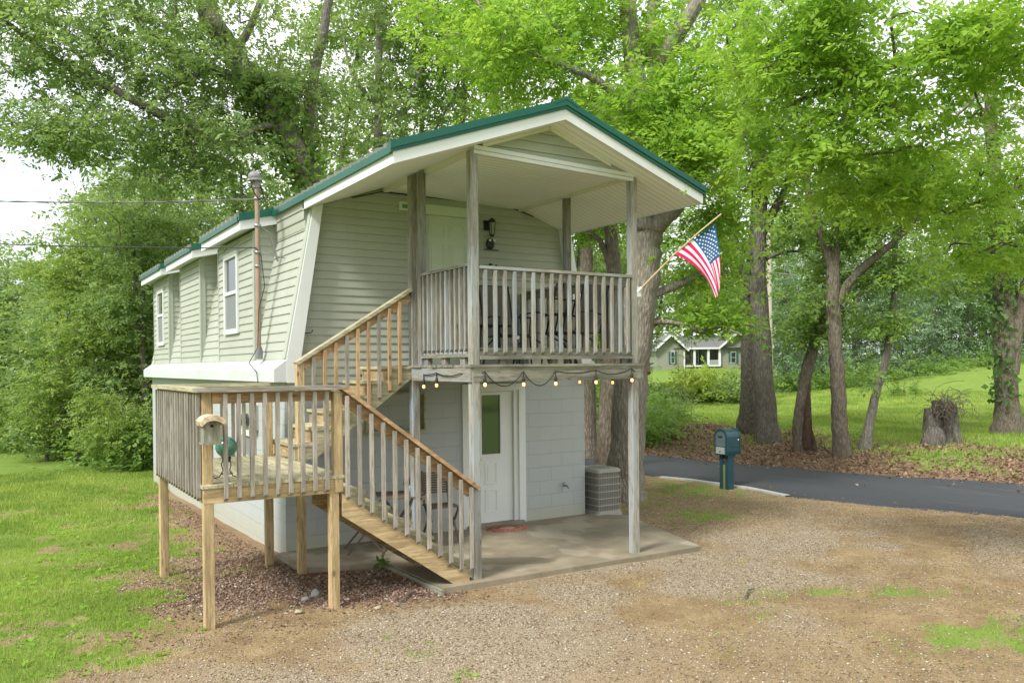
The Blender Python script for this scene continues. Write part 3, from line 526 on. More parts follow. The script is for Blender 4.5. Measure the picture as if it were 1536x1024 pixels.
mb = MB(); mb.box(1.295, 1.33, -2.41, -1.26, 2.44, 2.52); mb.build('bottom_rail', 'flake_y', bal); mb = MB(); mb.box(1.26, 1.35, -2.41, -1.26, 2.40, 2.438); mb.build('bottom_rail', 'old_y', bal)
for y in (-1.35, -1.8, -2.25): mb = MB(); mb.box(1.28, 1.34, y-.05, y+.05, 2.32, 2.399); mb.build('rail_block', 'blue_z', bal)
for i in range(10): baluster(1.275, -2.345+i*.112, 2.46, 3.37, 'flake_z', bal)
mb = MB(); mb.box(3.47, 3.56, -2.41, -.11, 3.345, 3.378); mb.build('rail_cap', 'blue_y', bal); mb = MB(); mb.box(3.50, 3.54, -2.41, -.11, 3.25, 3.343); mb.build('top_rail', 'blue_y', bal); mb = MB(); mb.box(3.50, 3.54, -2.41, -.11, 2.40, 2.49); mb.build('bottom_rail', 'blue_y', bal)
for i in range(17): baluster(3.565, -2.33+i*.134, 2.42, 3.33, 'blue_z', bal)

# ------------------------------------------------------------------ staircase
st = thing('staircase', 'new timber outdoor staircase turning at a railed landing left of the door', 'staircase', (-.85, -1.3, 0))
X0, X1, Y0, Y1, ZL = -1.49, -.24, -2.5, -.15, 1.26
for x, y, zt, nm in ((-1.445, -2.455, 1.09, 'post'), (-.275, -2.455, 1.09, 'post'), (-1.445, -.2, 2.09, 'post'), (-.30, -.33, 2.06, 'post'), (-.12, -.98, 2.36, 'post')): post(nm, x, y, -.25, zt, 'pine_z', st, .09)
post('post', -1.44, -2.40, 1.10, 2.085, 'pine_z', st, .088); post('post', -.235, -2.47, 1.10, 2.07, 'pine_z', st, .088)
mb = MB(); mb.box(X0, X1+.04, -2.50, -2.46, 1.092, ZL-.03); mb.build('rim_board', 'pine_x', st); mb = MB(); mb.box(X0+.005, X0+.04, -2.458, Y1, 1.092, ZL-.03); mb.build('rim_board', 'pine_y', st)
mb = MB(); mb.box(X0+.04, X1, Y1-.04, Y1, 1.092, ZL-.03); mb.build('rim_board', 'pine_x', st); mb = MB(); mb.box(X1, X1+.04, -2.455, Y1, 1.092, ZL-.03); mb.build('rim_board', 'pine_y', st)
for i in range(3): mb = MB(); mb.box(X0+.04, X1, -2.0+i*.55, -1.96+i*.55, 1.10, ZL-.032); mb.build('joist', 'pine_x', st)
x = X0-.015
while x < X1: mb = MB(); mb.box(x, min(x+.132, X1+.06), Y0-.02, Y1+.01, ZL-.028, ZL+random.uniform(-.001, .003)); mb.build('deck_board', 'pale_y', st); x += .138
mb = MB(); mb.box(-1.55, -.16, -2.56, -2.42, 2.093, 2.13); mb.build('rail_cap', 'grey_x', st); mb = MB(); mb.box(-1.55, -1.41, -2.418, -.13, 2.093, 2.128); mb.build('rail_cap', 'pale_y', st); mb = MB(); mb.box(-1.408, -.25, -.27, -.13, 2.093, 2.127); mb.build('rail_cap', 'pale_x', st)
mb = MB(); mb.box(-1.395, -.285, -2.455, -2.415, 1.985, 2.085); mb.build('top_rail', 'cedar_x', st); mb = MB(); mb.box(-1.485, -1.45, -2.35, -.25, 1.985, 2.085); mb.build('top_rail', 'cedar_y', st); mb = MB(); mb.box(-1.395, -.35, -.20, -.16, 1.985, 2.085); mb.build('top_rail', 'cedar_x', st)
for i in range(9): baluster(-1.30+i*.118, -2.52, 1.105, 2.075, 'grey_z', st)
for i in range(18): baluster(-1.51, -2.40+i*.125, 1.115, 2.075, 'grey_z', st)
for i in range(8): baluster(-1.28+i*.125, -.135, 1.12, 2.075, 'grey_z', st)
# lower flight
ln_hi = lambda x: 1.08+(x+.2)*-.70
zs = lambda x: 1.255-.755*(x+.22)
nt_ = 6; run = .243; rise = .1795
prof = [(-.20, 1.09)]
for k in range(nt_): prof += [(-.20+run*k, 1.262-rise*(k+1)-.035), (-.20+run*(k+1), 1.262-rise*(k+1)-.035)]
prof += [(1.262, .05), (1.10, .05)]; prof2 = prof+[(-.20, .90)]
for yb in ((-2.47, -2.43), (-1.62, -1.58)):
    mb = MB()
    for k in range(nt_):
        xa, xb = -.20+run*k, -.20+run*(k+1); z = 1.262-rise*(k+1)-.035
        lo = (lambda x: max(.035, ln_hi(x)-.03)) if yb[0] < -2 else (lambda x: max(.035, .86-.69*(x+.2)))
        mb.prism([(xa, lo(xa)), (xb, lo(xb)), (xb, z), (xa, z)], 'y', *yb)
    mb.build('stringer', 'pale_x' if yb[0] < -2 else 'pine_x', st)
mb = MB(); mb.prism([(-.20, 1.075), (-.20, .86), (1.0, .03), (1.20, .03), (1.20, .085)], 'y', -2.512, -2.472); mb.build('stringer', 'pine_x', st)
for k in range(nt_):
    xa = -.20+run*k; z = 1.262-rise*(k+1); mb = MB(); mb.box(xa-.005, xa+run+.03, -2.475, -1.58, z-.033, z); mb.build('tread', 'pale_y', st)
    mb = MB(); mb.box(xa-.002, xa+.02, -2.428, -1.62, z+.001, z+rise-.036); mb.build('riser', 'cedar_y', st)
a = Vector((-.20, -2.50, 2.105)); b_ = Vector((1.31, -2.50, 1.0)); dd = (b_-a).normalized()
mb = MB(); mb.beam(a, b_, .13, .036); mb.build('rail_cap', 'cedar_x', st); mb = MB(); o_ = Vector((.02, .06, -.085)); mb.beam(a+o_, b_+Vector((-.06, .06, -.045)), .04, .10); mb.build('top_rail', 'cedar_x', st)
for i in range(12): x = -.155+i*.1245; zt = 2.105-(x+.20)*.732-.045; baluster(x, -2.535, ln_hi(x)-.03 if x < 1.1 else .14, zt, 'grey_z', st)
# upper flight
for k in range(6):
    xa = -.23+.235*k; z = 1.45+.172*k; xb = xa+.27 if k < 5 else 1.25
    mb = MB(); mb.box(xa, xb, -1.03, -.12, z-.034, z); mb.build('tread', 'pale_y', st)
    mb = MB(); mb.box(xa+.03, xa+.05, -.97, -.16, z-.172, z-.036); mb.build('riser', 'pine_y', st)
for yb in ((-1.02, -.98), (-.17, -.13)):
    mb = MB()
    for k in range(6):
        xa = -.20+.235*k; xb = xa+.235 if k < 5 else 1.25; z = 1.45+.172*k-.036; zb = lambda x: max(1.262, 1.255+.735*(x-.02))
        mb.prism([(xa, zb(xa)), (xb, zb(xb)), (xb, z), (xa, z)], 'y', *yb)
    mb.build('stringer', 'pale_x', st)
a = Vector((-.17, -1.0, 2.35)); b_ = Vector((1.25, -1.0, 3.235)); mb = MB(); mb.beam(a, b_, .13, .036); mb.build('rail_cap', 'pale_x', st)
mb = MB(); mb.beam(a+Vector((.09, .02, -.03)), b_+Vector((0, .02, -.085)), .04, .09); mb.build('top_rail', 'cedar_x', st)
for i in range(9): x = .02+i*.133; zt = 2.35+(x+.17)*.623-.05; baluster(x, -1.045, zt-1.0+(.0 if x > .3 else .25-.4*x), zt, 'cedar_z' if i % 3 else 'grey_z', st)
# ------------------------------------------------------------------ things round the house
def tg(name, label, cat, loc, group=None): return thing(name, label, cat, loc, group)
# patio
pt = [(-.12, .0), (-.12, -1.0), (.80, -1.22), (.84, -2.62), (4.42, -2.66), (5.08, -.45), (4.66, .0)]
mb = MB(); mb.prism([(a, b_) for a, b_ in pt], 'z', -.25, .03); mb.build('patio', 'slab', None, kind='structure')
te = tg('timber_edging', 'mossy timber edging board on the ground under the lower stair flight', 'edging', (.8, -2, 0)); mb = MB(); mb.beam((.79, -1.24, -.01), (.80, -2.66, -.005), .04, .06); mb.build('board', 'old_y', te)
# air conditioner
ac = tg('air_conditioner', 'beige slatted air conditioner unit on the ground at the right corner of the cottage', 'air conditioner', (4.95, .1, 0))
mb = MB(); a0, a1, b0, b1 = 4.70, 5.17, -.22, .36
def rr(x0, x1, y0, y1, r=.06, n=4):
    o_ = []
    for cx, cy, s in ((x1-r, y0+r, -90), (x1-r, y1-r, 0), (x0+r, y1-r, 90), (x0+r, y0+r, 180)):
        for k in range(n+1): t = R(s+90*k/n); o_.append((cx+r*math.cos(t), cy+r*math.sin(t)))
    return o_
mb.prism(rr(a0-.02, a1+.01, b0-.01, b1+.01), 'z', -.08, .04); mb.build('base_pad', 'stone_grey', ac)
mb = MB(); mb.prism(rr(a0+.02, a1-.02, b0+.02, b1-.02), 'z', .045, .66)
mb.build('coil', 'acgrille', ac)
mb = MB(); mb.prism(rr(a0, a1, b0, b1), 'z', .04, .08)
for k in range(1, 6): z = .05+k*.105; mb.prism(rr(a0+.004, a1-.004, b0+.004, b1-.004), 'z', z, z+.014)
for k in range(10):
    x = a0+.03+k*(a1-a0-.06)/9; mb.box(x, x+.005, b0+.008, b0+.016, .05, .66)
mb.prism(rr(a0+.0, a1, b0, b1), 'z', .66, .70); mb.prism(rr(a0+.02, a1-.02, b0+.02, b1-.02), 'z', .70, .715); mb.build('casing', 'acbody', ac)
mb = MB(); mb.lathe((4.93, .07, .717), [(.001, .012), (.07, .012), (.17, .008), (.19, 0)], 24); mb.build('fan_cover', 'acgrille', ac)
# mailbox
mx = tg('mailbox', 'dark teal plastic mailbox on a matching post at the edge of the road', 'mailbox', (8.74, .99, -.06)); gx_, gy_ = 8.78, 1.02; gz = -.08
mb = MB(); mb.box(gx_-.12, gx_+.03, gy_-.11, gy_-.035, gz, .62); mb.box(gx_-.12, gx_+.03, gy_+.035, gy_+.11, gz, .62); mb.box(gx_-.10, gx_+.03, gy_-.035, gy_+.035, gz, .62)
mb.prism([(gx_+.03, .38), (gx_+.03, .66), (gx_+.15, .66), (gx_+.13, .60), (gx_+.07, .54), (gx_+.04, .46)], 'y', gy_-.09, gy_+.09); mb.build('post', 'teal', mx)
mb = MB(); mb.box(gx_-.106, gx_-.10, gy_-.038, gy_+.038, gz+.01, .40); mb.build('panel', 'olive', mx)
pr = [(-.14, .60), (.14, .60), (.15, .66), (.15, .90)]+[(.15*math.cos(R(t)), .93+.14*math.sin(R(t))) for t in range(0, 181, 20)]+[(-.15, .90), (-.15, .66)]
mb = MB(); mb.prism([(gy_+a, b_) for a, b_ in pr], 'x', gx_-.16, gx_+.16); mb.prism([(gy_+a*1.06, (b_-.8)*1.05+.8) for a, b_ in pr], 'x', gx_-.20, gx_-.13); mb.prism([(gy_+a*1.04, (b_-.8)*1.035+.8) for a, b_ in pr], 'x', gx_+.14, gx_+.175)
mb.box(gx_-.1, gx_+.135, gy_-.157, gy_-.149, .74, .75); mb.build('body', 'teal', mx)
mb = MB(); mb.prism([(gy_+a*.82, (b_-.9)*.8+.895) for a, b_ in pr if b_ > .8]+[(gy_-.12, .75), (gy_+.12, .75)], 'x', gx_-.206, gx_-.201); dmb = mb.build('door', 'hatch', mx)
mb = MB(); mb.box(gx_-.225, gx_-.206, gy_-.05, gy_+.05, .93, .95); mb.build('handle', 'teal', dmb)
mb = MB(); mb.box(gx_-.215, gx_-.201, gy_-.11, gy_+.11, .61, .735); mb.build('flap', 'flap', mx); mb = MB(); mb.box(gx_-.22, gx_-.215, gy_-.01, gy_+.015, .64, .665); mb.build('latch', 'black', mx)
mb = MB(); mb.lathe((gx_-.106, gy_, .50), [(.001, -.008), (.03, -.006), (.03, 0)], 14, 'x'); mb.build('reflector', 'red_dot', mx); mb = MB(); mb.lathe((gx_+.11, gy_-.155, .87), [(.001, -.004), (.016, 0)], 10, 'y'); mb.build('white_dot', 'white_dot', mx)
# braided rug
rg = MB(); rg.lathe((0, 0, .0), [(.001, .012), (.245, .012), (.25, .0)], 40); rg.v = [(a*1.0, b_*1.0, c) for a, b_, c in rg.v]; rg.v = [(a*1.25, b_*.86, c) for a, b_, c in rg.v]
ro = rg.build('doormat', 'rug'); ro.location = (3.02, -.32, .031); ro.rotation_euler = (0, 0, R(-4)); ro['label'] = 'oval braided red and tan rug on the concrete before the lower door'; ro['category'] = 'rug'
# birdhouse on the landing corner post
bh = tg('birdhouse', 'small weathered wood birdhouse with a curved bark roof on the landing corner post', 'birdhouse', (-1.44, -2.55, 1.6))
mb = MB(); mb.prism([(-1.515, 1.655), (-1.375, 1.655), (-1.375, 1.855), (-1.515, 1.855)], 'y', -2.655, -2.505); mb.box(-1.525, -1.365, -2.66, -2.503, 1.635, 1.655); mb.build('box', 'old_z', bh)
mb = MB(); mb.lathe((-1.445, -2.656, 1.80), [(.001, -.001), (.014, -.001), (.014, 0)], 14, 'y'); mb.build('entrance_hole', 'rubber', bh)
mb = MB(); ar = [(-1.445+.13*math.sin(R(t)), 1.80+.13*math.cos(R(t))-.03) for t in range(-55, 56, 10)]; ar2 = [(-1.445+.115*math.sin(R(t)), 1.765+.115*math.cos(R(t))-.03) for t in range(55, -56, -10)]
mb.prism(ar+ar2, 'y', -2.72, -2.50); mb.build('roof', 'slab_bark', bh)
# glass globe
gl = tg('garden_globe', 'mottled green glass globe on a thin black wire stand on the landing', 'garden globe', (-1.22, -2.15, ZL))
gc = Vector((-1.20, -2.12, 1.56)); mb = MB(); mb.ball(gc, .10, 24, 16); mb.build('glass_ball', 'globe', gl); mb = MB(); mb.lathe(gc+Vector((0, 0, -.14)), [(.035, 0), (.045, .05), (.03, .05)], 14)
for k in range(3):
    t = k*2.1+.4; c, s_ = math.cos(t), math.sin(t); mb.tube([gc+Vector((.03*c, .03*s_, -.10)), gc+Vector((.05*c, .05*s_, -.17)), gc+Vector((.035*c, .035*s_, -.22)), gc+Vector((.07*c, .07*s_, -.28)), gc+Vector((.12*c, .12*s_, -.297)), gc+Vector((.13*c, .13*s_, -.27))], .005, 6)
mb.tube([gc+Vector((.055*math.cos(R(t)), .055*math.sin(R(t)), -.25)) for t in range(0, 361, 30)], .004, 5); mb.build('wire_stand', 'black', gl)
# bistro table, chairs, flower
def folding_chair(org, rz, label):
    t = tg('folding_chair', label, 'chair', (0, 0, 0), 'folding slat chairs on the patio')
    for s in (-.19, .19):
        mb = MB(); mb.beam((s, .20, .0), (s, -.17, .43), .022, .022, (1, 0, 0)); mb.build('leg', 'slat', t)
        mb = MB(); mb.beam((s*.9, -.24, 0), (s*.9, .16, .46), .022, .022, (1, 0, 0)); mb.beam((s*.9, .16, .46), (s*.9, .25, .88), .022, .022, (1, 0, 0)); mb.build('leg', 'slat', t)
    mb = MB()
    for k in range(7): mb.box(-.2, .2, -.19+k*.055, -.155+k*.055, .435, .452)
    mb.build('seat', 'slat', t)
    mb = MB()
    for k in range(9): z = .58+k*.032; mb.box(-.17, .17, .17+(z-.46)*.21, .185+(z-.46)*.21, z, z+.022)
    mb.build('backrest', 'slat', t); t.location = org; t.rotation_euler = (0, 0, rz); return t
fc = folding_chair((1.93, -.42, .03), R(-8), 'brown slat folding chair right of the bistro table, its back to the block wall')
copy_tree(fc, (.80, -.50, .03), R(75), 'brown slat folding chair left of the bistro table, mostly hidden behind the stairs')
tb = tg('bistro_table', 'small brown slatted folding table standing under the stairs', 'table', (1.22, -.72, .03))
mb = MB(); tr = lambda x, y, z: (1.22+x*.94+y*.34, -.72-x*.34+y*.94, z)
def rbox(mb, x0, x1, y0, y1, z0, z1): mb.add([tr(x, y, z) for z in (z0, z1) for y in (y0, y1) for x in (x0, x1)], [(0, 2, 3, 1), (4, 5, 7, 6), (0, 1, 5, 4), (2, 6, 7, 3), (0, 4, 6, 2), (1, 3, 7, 5)])
for k in range(8): rbox(mb, -.29, .29, -.28+k*.071, -.215+k*.071, .705, .725)
rbox(mb, -.27, -.24, -.28, .28, .68, .704); rbox(mb, .24, .27, -.28, .28, .68, .704); mb.build('tabletop', 'slat', tb)
for s in (-.22, .22):
    mb = MB(); mb.beam(tr(-.24, s, .03), tr(.22, s, .69), .03, .02, (0, 1, 0)); mb.build('leg', 'slat', tb); mb = MB(); mb.beam(tr(.24, s*.85, .03), tr(-.22, s*.85, .69), .03, .02, (0, 1, 0)); mb.build('leg', 'slat', tb)
fp = tg('flower_pot', 'white pot of magenta flowers on the small brown table', 'flower pot', (1.33, -.72, .726)); mb = MB(); c0 = (1.33, -.72, .726); mb.lathe(c0, [(.001, 0), (.04, 0), (.052, .10), (.045, .10), (.04, .08)], 14); mb.build('pot', 'pot', fp)
def leaf_blob(name, mat, par, c, r, n, size, seed=0, **k):
    g = np.random.default_rng(seed+5); P_ = g.normal(size=(n, 3)); P_ /= np.linalg.norm(P_, axis=1)[:, None]; P_ = np.array(c)+P_*np.array(r)*g.uniform(.4, 1, (n, 1))
    V, Fc, T = leafquads(P_, size, g); return npmesh(name, V, Fc, mat, par, T, org=par['_o'] if par else (0, 0, 0), **k)
def leafquads(P_, size, g, aspect=.5, up=1.2, droop=.0, tint=None):
    n = len(P_); nrm = g.normal(size=(n, 3)); nrm[:, 2] += up*np.sign(g.uniform(-.15, 1, n)); nrm /= np.linalg.norm(nrm, axis=1)[:, None]
    a = g.normal(size=(n, 3)); a[:, 2] -= droop; a -= nrm*(a*nrm).sum(1)[:, None]; a /= np.linalg.norm(a, axis=1)[:, None]+1e-9; b_ = np.cross(nrm, a)
    s = (size*g.uniform(.45, 1.5, n))[:, None]; w = s*aspect
    V = np.stack([P_, P_+a*s*.45+b_*w*.5+nrm*s*.06, P_+a*s, P_+a*s*.45-b_*w*.5+nrm*s*.06], 1).reshape(-1, 3)
    Fc = np.arange(4*n).reshape(n, 4); T = np.clip(g.normal(.5, .22, n), 0, 1) if tint is None else tint; return V, Fc, T
leaf_blob('leaves', 'greenleaf', fp, (1.33, -.72, .85), (.06, .06, .04), 60, .05, 1); leaf_blob('flowers', 'pink', fp, (1.34, -.73, .90), (.05, .05, .04), 90, .03, 2)
# wall shelf with stones
ws = tg('wall_shelf', 'open wooden box shelf on the block wall behind the tall grey post', 'shelf', (1.4, 0, 1.44))
mb = MB(); mb.box(1.02, 1.88, -.12, -.001, 1.44, 1.465); mb.box(1.02, 1.88, -.12, -.001, 1.935, 1.96); mb.box(1.855, 1.88, -.12, -.001, 1.466, 1.934); mb.box(1.02, 1.045, -.12, -.001, 1.466, 1.934); mb.build('frame', 'pale_x', ws)
for k in range(5): mb = MB(); c = (1.30+k*.055+random.uniform(-.01, .01), -.06, 1.49+random.uniform(0, .008)); mb.ball(c, .03, 8, 6, (1, .9, .8), .5); mb.build('stone', 'stone_grey', None, org=(c[0], c[1], 1.467), label='pale round stone lying in the open wooden wall shelf', category='stone', group='stones in the wall shelf')
# wall ornaments by the upper door
ow = tg('owl_ornament', 'dark owl wall ornament with two round eyes below the lantern', 'ornament', (2.95, 0, 4.0)); mb = MB(); mb.ball((2.95, -.05, 4.03), .075, 14, 10, (.9, .5, 1.1)); mb.box(2.86, 3.10, -.04, -.012, 3.945, 3.955); mb.build('body', 'black', ow)
for s in (-.03, .04): mb = MB(); mb.lathe((2.95+s, -.095, 4.075), [(.001, -.004), (.008, -.004), (.01, -.008), (.02, -.006), (.02, 0)], 12, 'y'); mb.build('eye', 'cream', ow)
for (x, z, r), lb in zip(((2.97, 3.73, .03), (2.89, 3.71, .02), (3.06, 3.735, .014), (2.885, 3.575, .024), (2.89, 3.42, .028)), ('largest disc of the upper row, between two smaller ones', 'left disc of the upper row', 'narrow sliver at the right end of the upper row', 'middle disc, alone below the upper row', 'lowest disc, just above the balcony rail')):
    mb = MB(); mb.lathe((x, -.014, z), [(.001, -.02), (r*.7, -.018), (r, -.01), (r, 0)], 14, 'y'); mb.build('wall_disc', 'black', None, org=(x, 0, z), label='dark round wall ornament, '+lb, category='ornament', group='dark wall discs beside the upper door')
# string lights
sl = tg('string_lights', 'black cord of clear glowing bulbs strung along the edge of the balcony', 'string lights', (1.2, -2.52, 2.25))
anch = [(1.22, -1.40, 2.21), (1.22, -1.73, 2.23), (1.22, -2.3, 2.225), (1.39, -2.535, 2.245), (1.88, -2.535, 2.24), (2.31, -2.535, 2.24), (2.88, -2.535, 2.245), (3.42, -2.535, 2.26), (3.635, -2.45, 2.20), (3.635, -1.9, 2.22), (3.635, -1.2, 2.22)]
sag = (.01, .03, .02, .16, .16, .03, .06, .02, .03, .04); pts = []
for (p, q), s in zip(zip(anch, anch[1:]), sag):
    for k in range(10): t = k/10; pts.append((p[0]+(q[0]-p[0])*t, p[1]+(q[1]-p[1])*t-.006, p[2]+(q[2]-p[2])*t-s*4*t*(1-t)))
mb = MB(); mb.tube(pts, .006, 6); mb.build('cord', 'rubber', sl)
for i, p in enumerate(anch):
    if i == 2 or i == 8: continue
    dz = -.065; mb = MB(); mb.tube([(p[0], p[1]-.01, p[2]), (p[0], p[1]-.012, p[2]+dz)], .006, 6); mb.lathe((p[0], p[1]-.012, p[2]+dz-.055), [(.016, 0), (.018, .03), (.012, .06), (.001, .062)], 10); mb.build('socket', 'rubber', sl)
    c = (p[0], p[1]-.012, p[2]+dz-.055); mb = MB(); mb.lathe(c, [(.011, 0), (.017, -.015), (.018, -.028), (.012, -.041), (.001, -.045)], 12); bu = mb.build('bulb', 'bulb', sl)
# flag
fg = tg('flag', 'red white and blue striped flag on a slanted wooden pole fixed to the balcony post', 'flag', (3.56, -2.5, 3.2))
fd = 10.12; bs = at(956, 438, fd+.0); hA = at(1012, 381, fd-.1); tip = at(1082, 321, fd-.23)
mb = MB(); mb.tube([bs, hA, at(1050, 347, fd-.17), tip], .0105, 8); mb.build('flag_pole', 'polewood', fg); mb = MB(); mb.box(3.55, 3.60, -2.52, -2.42, 3.12, 3.24); mb.tube([bs, bs+(hA-bs)*.12], .02, 8); mb.build('bracket', 'white', fg)
def cloth(u, v):
    bz = lambda P0, P1, P2, P3, t: [(1-t)**3*a+3*t*(1-t)**2*b_+3*t*t*(1-t)*c+t**3*d for a, b_, c, d in zip(P0, P1, P2, P3)]
    B = bz((1012, 381), (1040, 392), (1062, 415), (1074, 448), v); T = bz((1073, 335), (1074, 360), (1085, 395), (1079, 432), v)
    px = B[0]+(T[0]-B[0])*u; py = B[1]+(T[1]-B[1])*u
    dd = fd-.11-.05*u+.055*math.sin(u*9+v*3)*v+.05*math.sin(u*4-1+v*5)*v
    return at(px+1.5*math.sin(u*13+v*4)*v, py, dd)
nu, nv = 39, 40; mb = MB(); vs = [cloth(i/nu, j/nv) for j in range(nv+1) for i in range(nu+1)]; n0 = 0; mb.add(vs, [])
for j in range(nv):
    for i in range(nu):
        u = (i+.5)/nu; st_ = int(u*13); can = u > 6/13 and (j+.5)/nv < .54; mb.mi = 2 if can else (0 if st_ % 2 == 0 else 1); k = j*(nu+1)+i; mb.sm.add(len(mb.f)); mb.f.append([k, k+1, k+nu+2, k+nu+1]); mb.m.append(mb.mi)
fo = mb.build('flag_cloth', ['flagred', 'flagwhite', 'flagblue'], fg)
mb = MB()
for r_ in range(9):
    for c_ in range(6 if r_ % 2 == 0 else 5):
        u = 6/13+7/13*(r_+1)/10; v = .54*((2*c_+1 if r_ % 2 == 0 else 2*c_+2))/12; p = Vector(cloth(u, v)); du = Vector(cloth(u+.01, v))-p; dv = Vector(cloth(u, v+.01))-p; nn = du.cross(dv).normalized(); e1 = du.normalized(); e2 = nn.cross(e1)
        for sd in (-1, 1):
            q = [p+nn*sd*.004+(e1*math.cos(R(36*k+18))+e2*math.sin(R(36*k+18)))*(.0135 if k % 2 else .006) for k in range(10)]; mb.add([p+nn*sd*.004]+q, [(0, k+1, (k+1) % 10+1) for k in range(10)])
mb.build('stars', 'flagwhite', fo)
M['cablegrey'] = simple('weathered_cable', (.12, .125, .12), .6, .2, 9)
# service mast and cables
ms = tg('service_mast', 'rusty conduit mast with a grey weatherhead rising past the near dormer', 'service mast', (-.06, .8, 2.42)); mp_ = Vector((-.09, .80, 0))
mb = MB(); mb.tube([mp_+Vector((0, 0, 2.45)), mp_+Vector((0, 0, 4.72))], .031, 12); mb.build('conduit', 'rust', ms)
mb = MB(); mb.lathe(mp_+Vector((0, 0, 2.42)), [(.05, 0), (.055, .10), (.04, .16)], 12); mb.build('foot_fitting', 'cast', ms)
mb = MB(); mb.ball(mp_+Vector((-.035, -.02, 4.80)), .072, 14, 9, (1.15, 1, .95)); mb.lathe(mp_+Vector((-.02, -.01, 4.76)), [(.085, -.015), (.09, 0), (.07, .02)], 14); mb.tube([mp_+Vector((0, 0, 4.66)), mp_+Vector((0, 0, 4.76))], .05, 12); mb.build('weatherhead', 'cast', ms)
for z in (4.50, 4.15, 3.80, 3.62): mb = MB(); mb.lathe(mp_+Vector((0, 0, z)), [(.037, 0), (.046, .004), (.046, .03), (.037, .034)], 12); mb.build('clamp', 'steel', ms)
mb = MB(); mb.tube([mp_+Vector((.04, 0, 4.16)), mp_+Vector((.16, .0, 4.08)), mp_+Vector((.28, .05, 3.72))], .014, 6); mb.tube([mp_+Vector((-.06, 0, 3.83)), mp_+Vector((.40, -.1, 3.74))], .008, 6); mb.build('brace', 'steel', ms)
mb = MB(); mb.tube([mp_+Vector((-.05, -.05, 4.75)), mp_+Vector((-.09, -.06, 4.66)), mp_+Vector((-.03, -.05, 4.55)), mp_+Vector((.05, -.06, 4.47))], .008, 6); mb.tube([mp_+Vector((.03, -.04, 4.70)), mp_+Vector((.07, -.03, 4.58)), mp_+Vector((.10, .0, 4.54)), mp_+Vector((.02, 0, 4.51))], .008, 6); mb.build('lead_wire', 'black', ms)
def catenary(a, b_, s, n=24): a, b_ = Vector(a), Vector(b_); return [a+(b_-a)*(k/n)+Vector((0, 0, -s*4*(k/n)*(1-k/n))) for k in range(n+1)]
w1 = mp_+Vector((-.03, 0, 4.51)); e1 = Vector(at(-260, 287, 13.5)); mb = MB(); c_ = catenary(w1, e1, .10, 60); mb.tube(c_, .007, 6)
for ph in (0, math.pi): mb.tube([p+Vector((0, math.cos(i*.9+ph), math.sin(i*.9+ph)))*.009 for i, p in enumerate(c_)], .005, 5)
mb.build('service_cable', 'cablegrey', None, org=w1, label='upper twisted grey overhead power cable tied to the top of the mast', category='cable')
w2 = mp_+Vector((-.03, -.03, 3.87)); mb = MB(); mb.tube(catenary(w2, at(-260, 352, 13.5), .06, 40), .008, 6); mb.tube([w2, w2+Vector((.06, -.02, -.1)), w2+Vector((.10, -.03, -.5)), w2+Vector((.02, -.03, -.8)), w2+Vector((0, -.03, -1.3)), w2+Vector((-.12, -.05, -1.5)), (-.19, .55, 2.25), (-.185, .50, 2.10)], .006, 6)
mb.build('telephone_cable', 'black', None, org=w2, label='lower thin black overhead cable running down the mast to the white band', category='cable')
# patio furniture upstairs
def sling(org, rz, label, arch=False, tall=.62, bare=False):
    t = tg('sling_chair', label, 'chair', (0, 0, 0), 'dark framed chairs on the balcony'); z0 = .40
    for s in (-.24, .24):
        mb = MB(); mb.tube([(s, .22, 0), (s, .12, .25), (s, -.20, z0), (s, -.22, .62), (s, .05, .64), (s, .20, .60)], .012, 6); mb.build('side_frame', 'black', t); mb = MB(); mb.tube([(s, -.24, 0), (s, -.20, z0)], .012, 6); mb.build('leg', 'black', t)
    mb = MB(); mb.beam((0, -.22, z0), (0, .18, z0-.02), .44, .012, (0, 0, 1)); mb.build('seat', 'taupe', t)
    mb = MB()
    if bare:
        for f in (.35, .7): mb.tube([(-.235, .18+.16*f, z0+tall*f), (.235, .18+.16*f, z0+tall*f)], .012, 6)
        for s in (-.08, .08): mb.tube([(s, .20, z0), (s, .34, z0+tall+.05)], .012, 6)
    else: mb.beam((0, .18, z0), (0, .34, z0+tall), .44, .012, (0, -1, .2))
    mb.build('backrest', 'black' if bare else 'taupe', t)
    mb = MB(); q = [(-.235, .18, z0-.02), (-.235, .34, z0+tall)]+([(-.12, .36, z0+tall+.07), (.12, .36, z0+tall+.07)] if arch else [])+[(.235, .34, z0+tall), (.235, .18, z0-.02), (-.235, .18, z0-.02)]; mb.tube(q, .014, 6); mb.build('back_frame', 'black', t)
    t.location = org; t.rotation_euler = (0, 0, rz); return t
zd_ = 2.322
sling((2.83, -.66, zd_), R(0), 'sling chair with a broad taupe back, the one nearest the upper door', False, .68); sling((2.86, -1.55, zd_), R(200), 'arched open back metal chair in the middle of the balcony', True, .56, True); sling((3.08, -1.9, zd_), R(-85), 'tilted sling chair at the far right end of the balcony')
tt = tg('patio_table', 'small dark metal patio table between the sling chairs on the balcony', 'table', (2.3, -1.1, zd_)); mb = MB(); mb.lathe((2.3, -1.1, 2.80), [(.001, 0), (.28, 0), (.29, .01), (.28, .02), (.001, .02)], 24); mb.build('tabletop', 'black', tt)
for k in range(4): t = k*1.571+.5; mb = MB(); mb.tube([(2.3+.2*math.cos(t), -1.1+.2*math.sin(t), 2.80), (2.3+.25*math.cos(t), -1.1+.25*math.sin(t), zd_)], .012, 6); mb.build('leg', 'black', tt)
